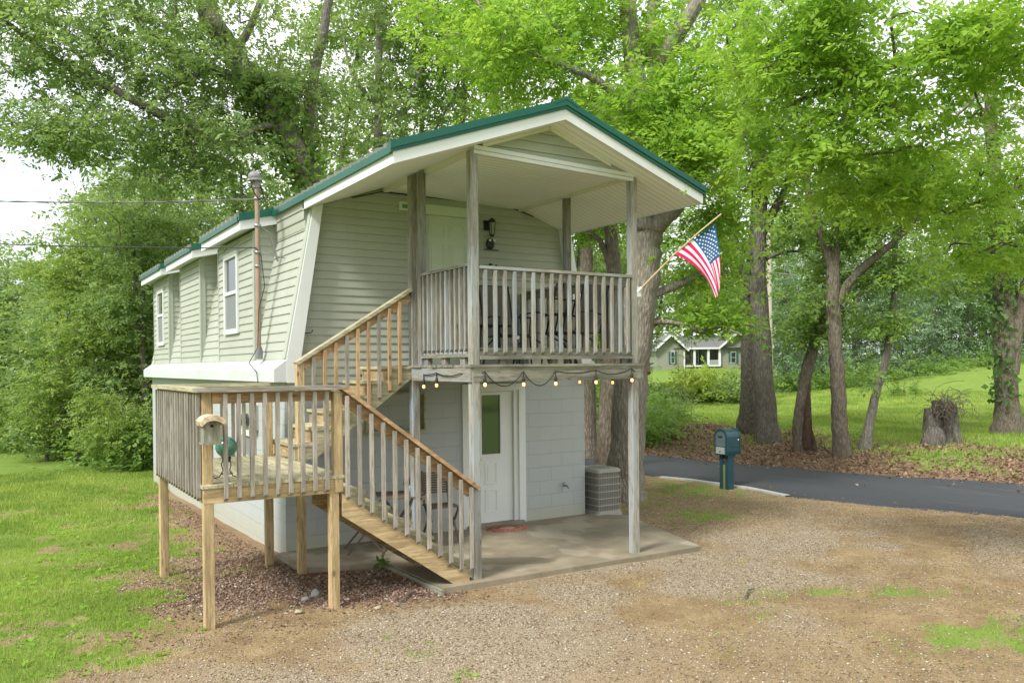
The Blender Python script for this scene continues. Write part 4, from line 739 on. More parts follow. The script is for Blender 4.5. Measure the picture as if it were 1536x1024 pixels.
um = tg('folded_umbrella', 'dark blue closed umbrella tube with a small white tag leaning behind the rail', 'umbrella', (2.57, -1.6, zd_)); mb = MB(); mb.tube([(2.28, -1.78, zd_), (2.28, -1.78, 2.38), (2.28, -1.77, 2.95), (2.28, -1.765, 3.0)], [.012, .024, .03, .012], 8); mb.build('tube', 'blu', um); mb = MB(); mb.box(2.262, 2.298, -1.814, -1.806, 2.62, 2.66); mb.build('tag', 'white_dot', um)

# ------------------------------------------------------------------ ground
gxs = np.unique(np.concatenate([np.linspace(-220, -40, 14), np.linspace(-40, -9, 32), np.arange(-9, 12, .13), np.arange(12, 30, .3), np.linspace(30, 90, 70), np.linspace(90, 300, 12)]))
gys = np.unique(np.concatenate([np.linspace(-120, -14, 12), np.arange(-14, -8, .4), np.arange(-8, 12, .13), np.arange(12, 30, .4), np.linspace(30, 90, 70), np.linspace(90, 320, 12)]))
GX, GY = np.meshgrid(gxs, gys); GZ = terrain(GX, GY)
def blob(x, y, c, r, ang=0, e=1.): t = R(ang); dx, dy = x-c[0], y-c[1]; a = dx*math.cos(t)+dy*math.sin(t); b_ = -dx*math.sin(t)+dy*math.cos(t); return np.exp(-((a/r[0])**2+(b_/r[1])**2)**e)
_ly = [-40, -8, -5, -3.9, -3.2, -2.6, -1.9, -.6, 1, 3, 6.5, 9, 12, 40]; _lx = [-4.5, -3.0, -2.6, -2.8, -2.75, -2.25, -1.85, -1.6, -.95, -.75, -.45, -.1, 30, 30]
def masks(x, y):
    """what grows or lies where: grass, pale gravel, red lava rock, dead leaves"""
    n1 = nz(x, y, .55, 1)-.5; n2 = nz(x, y, .2, 2)-.5; n3 = nz(x, y, 1.6, 5)-.5
    lx = np.interp(y, _ly, _lx); g = sstep(.25, -.35, x-lx+n1*.9+n2*.5)
    g = g*(1-.85*blob(x, y, (-2.9, -3.4), (1.2, .42), 10))*(1-.7*blob(x, y, (-1.6, -.2), (.35, .5)))*(1-.5*sstep(.15, .35, n1)*sstep(-3.2, -1.5, x-lx+1))
    g = np.maximum(g, .75*blob(x, y, (-2.15, -3.0), (.30, .18)))
    r_ = 0*x
    for c, rr_, an, am in (((8.0, 1.2), (1.1, 1.5), 0, .95), ((6.3, 1.4), (1.4, 2.2), 0, .7), ((6.1, -.9), (1.1, .8), 20, .85), ((5.0, -.6), (.35, .6), 0, .6), ((4.4, -5.0), (1.5, .30), -32, .85), ((3.3, -4.6), (.6, .16), -20, .7), ((2.75, -4.95), (.5, .22), 0, .6), ((5.4, -6.0), (.8, .35), -32, .7), ((3.5, -6.0), (.8, .25), -30, .4), ((4.5, -6.75), (1.3, .62), -30, 1.5), ((3.4, -6.9), (.5, .3), -30, .5), ((2.0, -4.9), (.6, .12), 0, .3)): r_ = np.maximum(r_, am*blob(x, y, c, rr_, an))
    r_ = r_*sstep(-.35, .15, n1+n2*.8+r_*.5-.12)*(.22+.62*sstep(.25, .6, nz(x, y, .09, 6)*.6+nz(x, y, .27, 8)*.4)); r_ = np.maximum(r_, .30*sstep(.66, .85, nz(x, y, .5, 11))*sstep(.4, .7, nz(x, y, .13, 12))*sstep(1., -1., y)); g = g*(1-.75*sstep(.60, .74, nz(x, y, .42, 13)*.7+nz(x, y, .12, 14)*.3)*sstep(-3.6, -1.2, x-lx+.4)); g = np.maximum(g, r_)
    q = x-road_far(y); lawn = sstep(3.8, 5.8, q+n3*2.4+n1*1.4)
    lawn = np.maximum(lawn, .8*sstep(.35, .55, nz(x, y, .8, 7))*sstep(.3, 1.4, q)*sstep(3., -8., y-8)*.7); lawn = np.maximum(lawn, sstep(9, 12, y)*sstep(-.2, .6, q))
    lawn = np.maximum(lawn, .95*blob(x, y, (15.3, .5), (1.3, .9), -30))
    g = np.where(q > 0, lawn, np.where(x > road_near(y), 0, np.maximum(np.maximum(g, sstep(9.5, 11.5, y)), sstep(-8.6, -9.8, y))))
    lt = np.where(q > 0, (1-lawn)*sstep(-.1, .3, q), .6*blob(x, y, (-.2, 3.5), (.5, 3.5))+.7*blob(x, y, (-.5, -.2), (.7, 1.)))
    gr = (.9*blob(x, y, (2.2, -3.6), (2.6, .75), -8)+.7*blob(x, y, (-.2, -4.4), (1.3, .8))+.85*blob(x, y, (6.3, -3.6), (2.5, 1.0), -25)+.5*blob(x, y, (4.3, -5.9), (1.6, .4), -30)+.35)*(1-g)*(q < 0)*sstep(-.42, .1, n3*.7+n1*.5)
    tr_ = sum(np.exp(-((y+4.0+.14*(x-5)+o_+.5*(nz(x, y*0, 2.3, 31)-.5))/.20)**2) for o_ in (-.75, .75))*(x > -1)*sstep(-.2, .2, nz(x, y, .7, 32)-.25); gr = gr*(1-.35*np.clip(tr_, 0, 1))
    lv = np.clip(1.2*blob(x, y, (-.45, -1.35), (1.2, .75), -20, 1.5)+.8*blob(x, y, (.5, -2.2), (.9, .45), -25, 1.5), 0, 1)*sstep(-.5, 0, n1+n2)
    return g, np.clip(gr, 0, 1), lv, np.clip(lt, 0, 1)
g_, gr_, lv_, lt_ = masks(GX, GY); nyg, nxg = GX.shape
V = np.stack([GX.ravel(), GY.ravel(), GZ.ravel()], 1); idx = np.arange(nxg*nyg).reshape(nyg, nxg); Fc = np.stack([idx[:-1, :-1], idx[:-1, 1:], idx[1:, 1:], idx[1:, :-1]], -1).reshape(-1, 4)
m, nt, b, o = nodes('ground_soil_and_turf')
va = N(nt, 'ShaderNodeAttribute', attribute_name='cover'); sp = nt.nodes.new('ShaderNodeSeparateColor'); nt.links.new(va.outputs['Color'], sp.inputs[0])
fine = tex(nt, 30, detail=10, rough=.85); mid = tex(nt, 2.2, detail=8, rough=.7); big = tex(nt, .35, detail=6); grit = tex(nt, 55, kind='F1'); grit2 = tex(nt, 85, detail=3)
dirt = ramp(nt, mid, ((.3, (.185, .12, .055)), (.55, (.32, .23, .115)), (.75, (.45, .345, .195)))); dirt = mixc(nt, ramp(nt, fine, ((.38, .75), (.55, 0.))), dirt, (.12, .08, .045)); dirt = mixc(nt, ramp(nt, tex(nt, 130, detail=4, rough=.8), ((.5, 0.), (.68, .6))), dirt, (.42, .34, .22))
dirt = mixc(nt, ramp(nt, grit, ((.12, .8), (.3, 0.))), dirt, mixc(nt, grit2, (.19, .15, .11), (.48, .43, .35)))
grav = ramp(nt, grit2, ((.35, (.17, .125, .075)), (.5, (.31, .25, .165)), (.66, (.46, .39, .29)))); 
def mask(ch, e=.22):
    a = N(nt, 'ShaderNodeMath', operation='MULTIPLY_ADD', i_1=.5); nt.links.new(fine, a.inputs[0]); nt.links.new(ch, a.inputs[2]); return ramp(nt, a.outputs[0], ((.75-e, 0.), (.75+e*.6, 1.)))
c = mixc(nt, mask(sp.outputs[1]), dirt, grav)
c = mixc(nt, mask(sp.outputs[2]), c, ramp(nt, grit2, ((.35, (.09, .045, .035)), (.6, (.22, .10, .08)))))
at2 = N(nt, 'ShaderNodeAttribute', attribute_name='litter'); c = mixc(nt, mask(at2.outputs['Fac']), c, ramp(nt, fine, ((.3, (.12, .075, .045)), (.65, (.30, .20, .13)))))
gc_ = ramp(nt, mid, ((.3, (.135, .215, .04)), (.6, (.20, .29, .06)), (.78, (.28, .33, .095)))); gc_ = mixc(nt, ramp(nt, big, ((.4, 0.), (.65, .5))), gc_, (.20, .28, .05)); gc_ = mixc(nt, ramp(nt, fine, ((.35, .4), (.55, 0.))), gc_, (.07, .10, .02))
c = mixc(nt, mask(sp.outputs[0]), c, gc_); nt.links.new(c, b.inputs['Base Color']); b.inputs['Roughness'].default_value = .95; b.inputs['Specular IOR Level'].default_value = .1
bump(nt, b, mixc(nt, .5, fine, grit), .8, .025); M['ground'] = m
go = npmesh('ground', V, Fc, 'ground', smooth=True, kind='structure')
ca = go.data.color_attributes.new('cover', 'FLOAT_COLOR', 'POINT'); ca.data.foreach_set('color', np.stack([g_.ravel(), gr_.ravel(), lv_.ravel(), np.ones(g_.size)], 1).astype(np.float32).ravel())
la = go.data.attributes.new('litter', 'FLOAT', 'POINT'); la.data.foreach_set('value', lt_.ravel().astype(np.float32))
# road
ys = np.concatenate([np.linspace(-60, -12, 20), np.arange(-12, 30, .35), np.linspace(31, 88, 20)]); mb = MB(); n = len(ys)
nr = road_near(ys)+(nz(ys, ys*0, .9)-.5)*.10; fr_ = road_far(ys)+(nz(ys, ys*0+5, .8)-.5)*.16
vs = [(nr[i]-.05, ys[i], -.10) for i in range(n)]+[(nr[i], ys[i], -.028) for i in range(n)]+[(nr[i]+.5, ys[i], -.015) for i in range(n)]+[((nr[i]+fr_[i])/2, ys[i], .0) for i in range(n)]+[(fr_[i], ys[i], -.03) for i in range(n)]
mb.add(vs, [(r_*n+i, (r_+1)*n+i, (r_+1)*n+i+1, r_*n+i+1) for r_ in range(4) for i in range(n-1)], True); ro = mb.build('road', 'asphalt', None, kind='structure')
mb = MB(); yv = np.linspace(-.3, 2.9, 16); xo = road_near(yv)-.10; wv = .05+.09*nz(yv, yv*0+3, .5, 4)
for i in range(15): mb.add([(xo[i]-wv[i], yv[i], -.03), (xo[i]+.03, yv[i], -.03), (xo[i+1]+.03, yv[i+1], -.03), (xo[i+1]-wv[i+1], yv[i+1], -.03), (xo[i]-wv[i]-.02, yv[i], -.12), (xo[i+1]-wv[i+1]-.02, yv[i+1], -.12)], [(0, 1, 2, 3), (4, 0, 3, 5)])
mb.build('kerb_strip', 'stone_grey', None, kind='structure')
# ground cover
def ingrid(n, x0, x1, y0, y1, g): return g.uniform(x0, x1, n), g.uniform(y0, y1, n)
def seen(x, y, z, mg=60):
    d_ = np.stack([x, y, z], 1)-CAM; Z = d_@cd; px = 768+F*(d_@cr)/np.maximum(Z, .1); py = PY-F*(d_@cu)/np.maximum(Z, .1); return (Z > 1)&(px > -mg*3)&(px < 1536+mg*3)&(py > -mg)&(py < 1024+mg*3), Z
def blades(name, n, box, h, w, dens, label, keep=None, seed=1, mat='blade'):
    g = np.random.default_rng(seed); x, y = ingrid(n, *box, g); z = terrain(x, y); s, Z = seen(x, y, z); k = s & (g.uniform(size=n) < dens(x, y, Z)) & ~((x > -.02) & (x < W_) & (y > 0) & (y < L_)) & ~((x > -.14) & (x < 4.7) & (y > -1.1) & (y < .1)) & ~((x > .84) & (x < 4.6) & (y > -2.66) & (y < 0))
    x, y, z = x[k], y[k], z[k]; n = len(x); a = g.uniform(0, 6.283, n); hh = h*g.uniform(.4, 1.5, n)*(1+.9*(nz(x, y, .35, 4)-.4)); ww = w*g.uniform(.7, 1.4, n); ln = g.uniform(.1, .8, n)*hh; b2 = g.uniform(0, 6.283, n)
    P0 = np.stack([x-np.cos(a)*ww, y-np.sin(a)*ww, z-.005], 1); P1 = np.stack([x+np.cos(a)*ww, y+np.sin(a)*ww, z-.005], 1); P2 = np.stack([x+np.cos(b2)*ln, y+np.sin(b2)*ln, z+hh], 1)
    V = np.stack([P0, P1, P2], 1).reshape(-1, 3); return V, np.arange(3*n).reshape(n, 3), np.clip(g.normal(.5, .25, n)+(nz(x, y, .8, 9)-.5)*.9, 0, 1)
gd = lambda x, y, Z: masks(x, y)[0]**1.3*np.clip(7.5/Z, 0, 1)
parts = [blades('', 420000, (-8, .2, -4.8, 4), .034, .0032, gd, '', seed=1), blades('', 240000, (-14, .5, 4, 14), .05, .007, lambda x, y, Z: masks(x, y)[0]**1.3, '', seed=2), blades('', 160000, (1.5, 9, -7.6, 3.5), .032, .0034, lambda x, y, Z: masks(x, y)[0]**1.5*.8, '', seed=3),
         blades('', 200000, (10.5, 34, -9, 20), .07, .012, lambda x, y, Z: masks(x, y)[0]*(x > road_far(y)), '', seed=4)]
Vs, Fs, Ts, off = [], [], [], 0
for a, b_, c in parts: Vs.append(a); Fs.append(b_+off); Ts.append(c); off += len(a)
npmesh('grass', np.concatenate(Vs), np.concatenate(Fs), 'blade', None, np.concatenate(Ts), kind='stuff', label='short spring grass with bare patches on the yard and the lawn across the road', category='grass')
def weeds(n, box, size, seed, dens):
    g = np.random.default_rng(seed); x, y = ingrid(n, *box, g); z = terrain(x, y); s, Z = seen(x, y, z); k = s & (g.uniform(size=n) < dens(x, y)); x, y, z = x[k], y[k], z[k]
    P_ = np.repeat(np.stack([x, y, z+.012], 1), 7, 0)+g.normal(0, size*.5, (len(x)*7, 3))*(1, 1, .35); P_[:, 2] = np.maximum(P_[:, 2], np.repeat(z, 7)+.006); return leafquads(P_, size, g, .7, 2.2)
w1_ = weeds(5200, (-8, .2, -5, 9), .040, 8, lambda x, y: masks(x, y)[0]*sstep(.4, .62, nz(x, y, 1.1, 3))); w2_ = weeds(2500, (11, 20, -5, 9), .07, 9, lambda x, y: masks(x, y)[0]*sstep(.5, .65, nz(x, y, 1., 3))*.8)
npmesh('clover', np.concatenate([w1_[0], w2_[0]]), np.concatenate([w1_[1], w2_[1]+len(w1_[0])]), 'lf_bright', None, np.concatenate([w1_[2], w2_[2]]), kind='stuff', label='low broad leaved weeds in patches among the grass', category='weeds')
def stones(name, n, box, size, dens, mat, label, seed, tl=(0, 1)):
    g = np.random.default_rng(seed); x, y = ingrid(n, *box, g); z = terrain(x, y); s, Z = seen(x, y, z); k = s & (g.uniform(size=n) < dens(x, y, Z)) & ~((x > .80) & (x < 4.45) & (y > -2.68)) & ~((x > -.14) & (x < 4.9) & (y > -1.2)&(y < 10)) & (x < road_near(y)-.03)
    x, y, z = x[k], y[k], z[k]; n = len(x); r_ = size*np.minimum(g.gamma(3, .33, n), 1.9)[:, None, None]; base = np.array([(1, 0, 0), (0, 1, 0), (-1, 0, 0), (0, -1, 0), (0, 0, .75), (0, 0, -.6)], float); q = base[None]*g.uniform(.6, 1.25, (n, 6, 3))+g.normal(0, .18, (n, 6, 3)); a = g.uniform(0, 6.28, n); ca_, sa = np.cos(a)[:, None], np.sin(a)[:, None]
    q = np.stack([q[..., 0]*ca_-q[..., 1]*sa, q[..., 0]*sa+q[..., 1]*ca_, q[..., 2]*.7], -1)*r_+np.stack([x, y, z+r_[:, 0, 0]*.25], 1)[:, None]
    t8 = np.array([(0, 1, 4), (1, 2, 4), (2, 3, 4), (3, 0, 4), (1, 0, 5), (2, 1, 5), (3, 2, 5), (0, 3, 5)]); Fc = (t8[None]+6*np.arange(n)[:, None, None]).reshape(-1, 3); npmesh(name, q.reshape(-1, 3), Fc, mat, None, np.repeat(np.clip(g.uniform(*tl, n), 0, 1), 8), kind='stuff', label=label, category='stones')
stones('gravel', 560000, (-3.5, 10, -7.5, 1), .0066, lambda x, y, Z: masks(x, y)[1]*.8+.03, 'gravel', 'pale grey and tan gravel scattered over the driveway', 21)
stones('lava_rock', 48000, (-2.0, 1.2, -3.1, .6), .0118, lambda x, y, Z: masks(x, y)[2], 'lava', 'reddish lava rock spread under the wooden landing', 22)
def litter(name, n, box, dens, size, seed, label):
    g = np.random.default_rng(seed); x, y = ingrid(n, *box, g); z = terrain(x, y); s, Z = seen(x, y, z); k = s & (g.uniform(size=n) < dens(x, y)); z = np.where((x > road_near(y)) & (x < road_far(y)+.1), np.maximum(z, -.02), z); P_ = np.stack([x, y, z+.01], 1)[k]; V, Fc, T = leafquads(P_, size, g, .6, 1.6); npmesh(name, V, Fc, 'litter', None, T, kind='stuff', label=label, category='leaves')
litter('dead_leaves', 130000, (10.5, 22, -9, 12), lambda x, y: np.where(x > road_far(y), masks(x, y)[3], .10*sstep(-.6, 0., x-road_far(y))+.004), .07, 31, 'brown dead leaves covering the bank beyond the road')
litter('leaf_litter', 60000, (-2.2, 1.2, -3.0, 9), lambda x, y: np.clip(masks(x, y)[3]*.8+.45*masks(x, y)[2]+.12, 0, 1)*(1-(y > -1.2)*(x > -.15))*(1-masks(x, y)[0]), .035, 32, 'brown leaf litter along the foot of the block wall')
litter('twigs', 110000, (-4, 10, -7.5, 2), lambda x, y: (.10+.55*(1-masks(x, y)[1])*(nz(x, y, .6, 21)*.9+.15))*(1-masks(x, y)[0]*.7)*np.where(x < road_near(y)-.05, 1., .5*sstep(.45, .05, x-road_near(y))*(x < road_far(y)))*~((x > -.14) & (x < 4.7) & (y > -1.2))*~((x > .8) & (x < 4.45) & (y > -2.68)), .017, 33, 'small dry leaf scraps on the driveway')
# ------------------------------------------------------------------ trees
def clumps(cen, R_, n, size, g, flat=.5, aspect=.5, up=1.1, droop=.3):
    m_ = len(cen); P_ = np.repeat(cen, n, 0); Rr = np.repeat(R_*g.uniform(.6, 1.35, m_), n)[:, None]
    K = 7; ns = max(1, n//K); Rs = np.repeat(R_*g.uniform(.6, 1.35, m_), ns)[:, None]; P_ = np.repeat(cen, ns, 0); q = m_*ns
    off = g.normal(0, .55, (q, 3)); off[:, 2] *= flat; off[:, 2] -= .25*(off[:, 0]**2+off[:, 1]**2); P_ = P_+off*Rs
    # every spray: a twig with seven leaves set left and right of it, lying roughly in one plane
    out = off*(1, 1, .3)+g.normal(0, .35, (q, 3)); out[:, 2] -= droop*.5; A_ = out/(np.linalg.norm(out, axis=1)[:, None]+1e-9)
    Nn = g.normal(0, .55, (q, 3)); Nn[:, 2] += up; Nn -= A_*(Nn*A_).sum(1)[:, None]; Nn /= np.linalg.norm(Nn, axis=1)[:, None]+1e-9; B_ = np.cross(Nn, A_)
    tb = np.repeat(np.clip(np.repeat(g.normal(.5, .13, m_), ns)+g.normal(0, .14, q), 0, 1), K)
    k = np.tile(np.arange(K), q); side = np.where(k == K-1, 0., np.where(k % 2 == 0, 1., -1.)); st_ = (k//2)*.62
    Pk = np.repeat(P_, K, 0)+np.repeat(A_, K, 0)*(st_*size)[:, None]+g.normal(0, size*.12, (q*K, 3)); ang = side*g.uniform(.7, 1.25, q*K)
    ax = np.repeat(A_, K, 0)*np.cos(ang)[:, None]+np.repeat(B_, K, 0)*np.sin(ang)[:, None]; nn = np.repeat(Nn, K, 0)+g.normal(0, .28, (q*K, 3)); nn -= ax*(nn*ax).sum(1)[:, None]; nn /= np.linalg.norm(nn, axis=1)[:, None]; bb_ = np.cross(nn, ax)
    s = (size*g.uniform(.55, 1.3, q*K))[:, None]; w = s*aspect
    V = np.stack([Pk, Pk+ax*s*.42+bb_*w*.5-nn*s*.05, Pk+ax*s-nn*s*.14, Pk+ax*s*.42-bb_*w*.5-nn*s*.05], 1).reshape(-1, 3)
    return V, np.arange(4*q*K).reshape(-1, 4), np.clip(tb+g.normal(0, .07, q*K), 0, 1)
def drop(V, Fc, T):
    c = V.reshape(-1, 4, 3).mean(1); inside = (c[:, 0] > -.45) & (c[:, 0] < 5.0) & (c[:, 1] > -3.1) & (c[:, 1] < 10.2) & (c[:, 2] < 5.45)
    dd = c-CAM; inside |= ((dd@cd < 3.6) & (np.abs(dd@cd) < 30)); inside |= c[:, 2] < terrain(c[:, 0], c[:, 1])-.02; k = ~inside
    return V.reshape(-1, 4, 3)[k].reshape(-1, 3), np.arange(4*k.sum()).reshape(-1, 4), T[k]
def wavy(pts, g, sub=4, amp=.03):
    """resample a polyline with Catmull-Rom and a little natural kink"""
    P_ = [np.array(p, float) for p in pts]; P_ = [2*P_[0]-P_[1]]+P_+[2*P_[-1]-P_[-2]]; out = []
    for i in range(1, len(P_)-2):
        for k in range(sub):
            t = k/sub; a, b_, c, d = P_[i-1:i+3]; q = .5*((2*b_)+(c-a)*t+(2*a-5*b_+4*c-d)*t*t+(3*b_-a-3*c+d)*t**3); out.append(q+g.normal(0, amp, 3)*(0 if (i == 1 and k == 0) else 1))
    out.append(P_[-2]); return out
def tree(name, label, base, limbs, blobs, lf='lf_mid', bk='bark_oak', leaf=.10, per=110, R_=.5, seed=1, cat='tree', group=None, flat=.5, ivy=None, rough=.08, aspect=.5, up=1.1, extra=None):
    g = np.random.default_rng(seed); t = thing(name, label, cat, tuple(float(v) for v in base), group); mb = MB(); nodes_, nr_ = [], []
    for pts, r0, r1 in limbs:
        L = wavy(pts, g, 5, max(.005, min(.02, r0*.05))); k = len(L); rad = [r0+(r1-r0)*(i/(k-1))**.8 for i in range(k)]
        if np.linalg.norm(np.array(pts[0])-np.array(base)) < .6:
            for i in range(k): rad[i] *= 1+.38*math.exp(-max(0, L[i][2]-base[2])/.28)
            L[0] = L[0]-np.array((0, 0, .25))
        mb.tube(L, rad, 14 if r0 > .1 else 8, True, rough); nodes_ += L[k//4:] if len(limbs) < 3 or r0 > .12 else L; 
    for_leaf = []; NN = np.array(nodes_) if nodes_ else np.array([base])
    for px, py, D, rx, ry, rd, n in blobs:
        c = at(px, py, D); q = g.normal(size=(n, 3)); q /= np.linalg.norm(q, axis=1)[:, None]; q *= (g.uniform(size=n)**(1/2.4))[:, None]
        for_leaf.append(c+q[:, :1]*cr*rx*D/F+q[:, 1:2]*np.array((0, 0, 1))*ry*D/F+q[:, 2:]*cd*rd)
    if for_leaf:
        cen = np.concatenate(for_leaf); cen = cen[cen[:, 2] > terrain(cen[:, 0], cen[:, 1])+.1]
        d0 = np.array([((NN-c)**2).sum(1).min() for c in cen]); cen = cen[np.argsort(d0)]; buf = np.zeros((len(NN)+3*len(cen), 3)); buf[:len(NN)] = NN; nb = len(NN); mid_l = []
        for c in cen:
            dv = buf[:nb]-c; dist = np.sqrt((dv**2).sum(1)); j = int(np.argmin(dist+.5*np.maximum(0, dv[:, 2]))); a = buf[j]; L = dist[j]
            if L < .05: continue
            m1 = a+(c-a)*.4+g.normal(0, .10*L, 3)+(0, 0, .10*L); m2 = a+(c-a)*.75+g.normal(0, .07*L, 3)+(0, 0, .06*L)
            inside = (-.5 < c[0] < 5 and -3.2 < c[1] < 10 and c[2] < 5.5)
            if not inside:
                r0 = min(.07, .010+.011*L); mb.tube([a, m1, m2, c], [r0, r0*.7, r0*.45, r0*.2], 4, False)
            buf[nb:nb+3] = (m1, m2, c); nb += 3; mid_l.append(m2)
        V, Fc, T = clumps(cen, R_, per, leaf, g, flat, aspect, up); V2, F2, T2 = clumps(np.array(mid_l), R_*.8, per//4, leaf, g, flat, aspect, up)
        V = np.concatenate([V, V2]); T = np.concatenate([T, T2]); Fc = None; V, Fc, T = drop(V, Fc, T)
        npmesh('crown', V, Fc, lf, t, T, org=t['_o'])
    mb.build('trunk', bk, t)
    if ivy:
        pts, r_, n, sz = ivy; P_ = np.array(wavy(pts, g, 8, .01)); i = g.integers(0, len(P_)-1, n); f = g.uniform(size=(n, 1)); q = P_[i]*(1-f)+P_[i+1]*f; dn = g.normal(size=(n, 3)); dn /= np.linalg.norm(dn, axis=1)[:, None]
        V, Fc, T = leafquads(q+dn*r_*g.uniform(.6, 1.5, (n, 1)), sz, g, .8, .3, .8); npmesh('ivy', V, Fc, 'lf_mid' if lf != 'lf_mid' else 'lf_dark', t, T, org=t['_o'])
    if extra: extra(t, g)
    return t
A = at
# the big oak behind the right corner
b1, D1 = gnd(935, 749)
def P1(px, py, d=0.): return A(px, py, D1+d)
tree('oak_tree', 'big grey oak trunk right behind the air conditioner and the balcony post', b1,
     [([b1, P1(938, 690), P1(944, 600), P1(955, 500), P1(963, 430), P1(968, 370), P1(972, 330)], .31, .28), ([P1(968, 372), P1(966, 300), P1(962, 220), P1(955, 130), P1(945, 50), P1(938, -60)], .24, .14), ([P1(972, 350), P1(995, 330, -.2), P1(1020, 305, -.3), P1(1045, 270, -.5), P1(1070, 230, -.8)], .19, .08),
      ([P1(966, 250), P1(980, 170, .1), P1(990, 110), P1(1010, 60, -.2), P1(1045, 10, -.4), P1(1070, -60, -.5)], .20, .11), ([P1(985, 130), P1(975, 60, .3), P1(985, -50, .5)], .12, .08), ([P1(960, 200), P1(930, 150, -.3), P1(890, 118, -.5), P1(840, 97, -.8), P1(790, 78, -1.1), P1(740, 40, -1.2), P1(705, -20, -1.2)], .09, .02),
      ([P1(968, 445), P1(1005, 432, .2), P1(1040, 416, .4), P1(1065, 409, .7), P1(1092, 408, 1.)], .09, .04), ([P1(966, 482), P1(1010, 484), P1(1035, 491), P1(1053, 497), P1(1070, 490, -.2), P1(1090, 492, -.3), P1(1108, 500, -.5)], .055, .015), ([P1(968, 560), P1(965, 500, .3), P1(990, 480, .2)], .10, .07)],
     [(765, 55, D1-1.4, 70, 45, .5, 16), (800, 60, D1+.5, 150, 90, 1.6, 62), (900, 30, D1+1, 130, 90, 1.8, 44), (960, 190, D1-.8, 90, 95, 1.0, 36), (1050, 110, D1-.5, 110, 120, 1.6, 50), (1035, 235, D1-1.3, 60, 55, .7, 34), (720, 20, D1+1., 110, 70, 1.5, 34), (1075, 330, D1, 40, 45, .8, 14), (1065, 470, D1+.2, 62, 22, .6, 14), (1050, 400, D1+.8, 60, 50, .6, 12)], 'lf_bright', 'bark_oak', .105, 135, .42, 3, flat=.45)
# overhanging maple, its trunk out of frame to the right
b7 = A(1980, 800, 9.); b7[2] = float(terrain(b7[0], b7[1]))
tree('maple_tree', 'overhanging maple with bright green leaves filling the upper right corner above the driveway', b7,
     [([b7, A(1975, 600, 9), A(1960, 350, 9), A(1930, 100, 9), A(1880, -150, 9)], .26, .16), ([A(1965, 400, 9), A(1800, 230, 8.7), A(1620, 110, 8.4), A(1450, 80, 8), A(1300, 110, 8), A(1180, 160, 8.2)], .11, .02), ([A(1960, 330, 9), A(1780, 80, 8), A(1600, -40, 7.4), A(1430, -60, 7.2), A(1260, -20, 7.4)], .10, .02), ([A(1800, 230, 8.7), A(1620, 260, 8.6), A(1500, 290, 8.8), A(1400, 330, 9)], .05, .012), ([A(1700, 170, 8.5), A(1560, 50, 8.7), A(1450, 160, 9), A(1390, 205, 9.2)], .03, .01)],
     [(1320, 140, 7.8, 170, 125, .7, 50), (1190, 70, 8.2, 115, 95, .6, 30), (1480, 50, 7.0, 120, 80, .6, 24), (1430, 270, 8.6, 130, 52, .6, 22), (1170, 215, 8.8, 60, 75, .5, 16), (1290, 275, 8.6, 110, 50, .6, 20), (1490, 385, 9.2, 85, 32, .5, 12), (1240, -20, 7.6, 120, 60, .6, 14)], 'lf_bright', 'bark_brown', .066, 190, .31, 5, flat=.5)
def base_at(px, py): return gnd(px, py)
# roadside trees
bA, DA = base_at(1120, 650); bB, DB = base_at(1152, 662); q = lambda px, py, d=0.: A(px, py, DB+d)
tree('roadside_tree', 'twin trunked tall tree standing on the bank just behind the mailbox', bB,
     [([bB, q(1147, 600), q(1142, 500), q(1137, 420), q(1138, 330), q(1140, 240), q(1130, 120), q(1122, 0), q(1118, -80)], .29, .16), ([bA, A(1124, 600, DA-.4), A(1126, 500, DB+.8), A(1129, 420, DB+.3), A(1134, 360, DB)], .30, .20), ([q(1128, 440), q(1110, 390), q(1096, 340), q(1092, 290), q(1085, 200)], .14, .07), ([q(1142, 350), q(1160, 318), q(1175, 290), q(1195, 230), q(1215, 150)], .15, .06), ([q(1150, 388), q(1180, 377), q(1205, 380), q(1222, 398), q(1238, 412)], .05, .015)],
     [(1130, 180, DB, 90, 110, 2., 44), (1195, 250, DB, 60, 60, 1.5, 20), (1070, 240, DB, 60, 90, 1.5, 22), (1120, 20, DB, 110, 80, 2, 30), (1200, 350, DB, 40, 26, 1, 10), (1085, 380, DB+.5, 40, 36, 1, 12)], 'lf_mid', 'bark_dark', .14, 110, .6, 7)
b3, D3 = base_at(1204, 676); q3 = lambda px, py, d=0.: A(px, py, D3+d)
def rotten(t, g):
    mb = MB(); p = [Vector(q3(1209, 672, -.22)), Vector(q3(1212, 640, -.25)), Vector(q3(1212, 600, -.25)), Vector(q3(1214, 575, -.23))]; mb.tube(p, [.11, .08, .05, .015], 10, True, .5); mb.tube([Vector(q3(1219, 672, -.1)), Vector(q3(1217, 655, -.1)), Vector(q3(1213, 630, -.15))], [.12, .07, .02], 8, True, .5); mb.build('rotten_hollow', 'rot', t)
tree('leaning_tree', 'leaning rotten tree with a hollow reddish base on the bank', b3, [([b3, q3(1200, 640), q3(1203, 600), q3(1212, 550), q3(1226, 500), q3(1240, 460), q3(1252, 420)], .185, .11)], [(1225, 470, D3, 60, 46, .9, 26), (1190, 500, D3, 30, 30, .6, 8), (1250, 400, D3, 40, 40, .8, 12)], 'lf_mid', 'bark_brown', .11, 100, .42, 8, extra=rotten)
b4, D4 = base_at(1263, 683); q4 = lambda px, py, d=0.: A(px, py, D4+d)
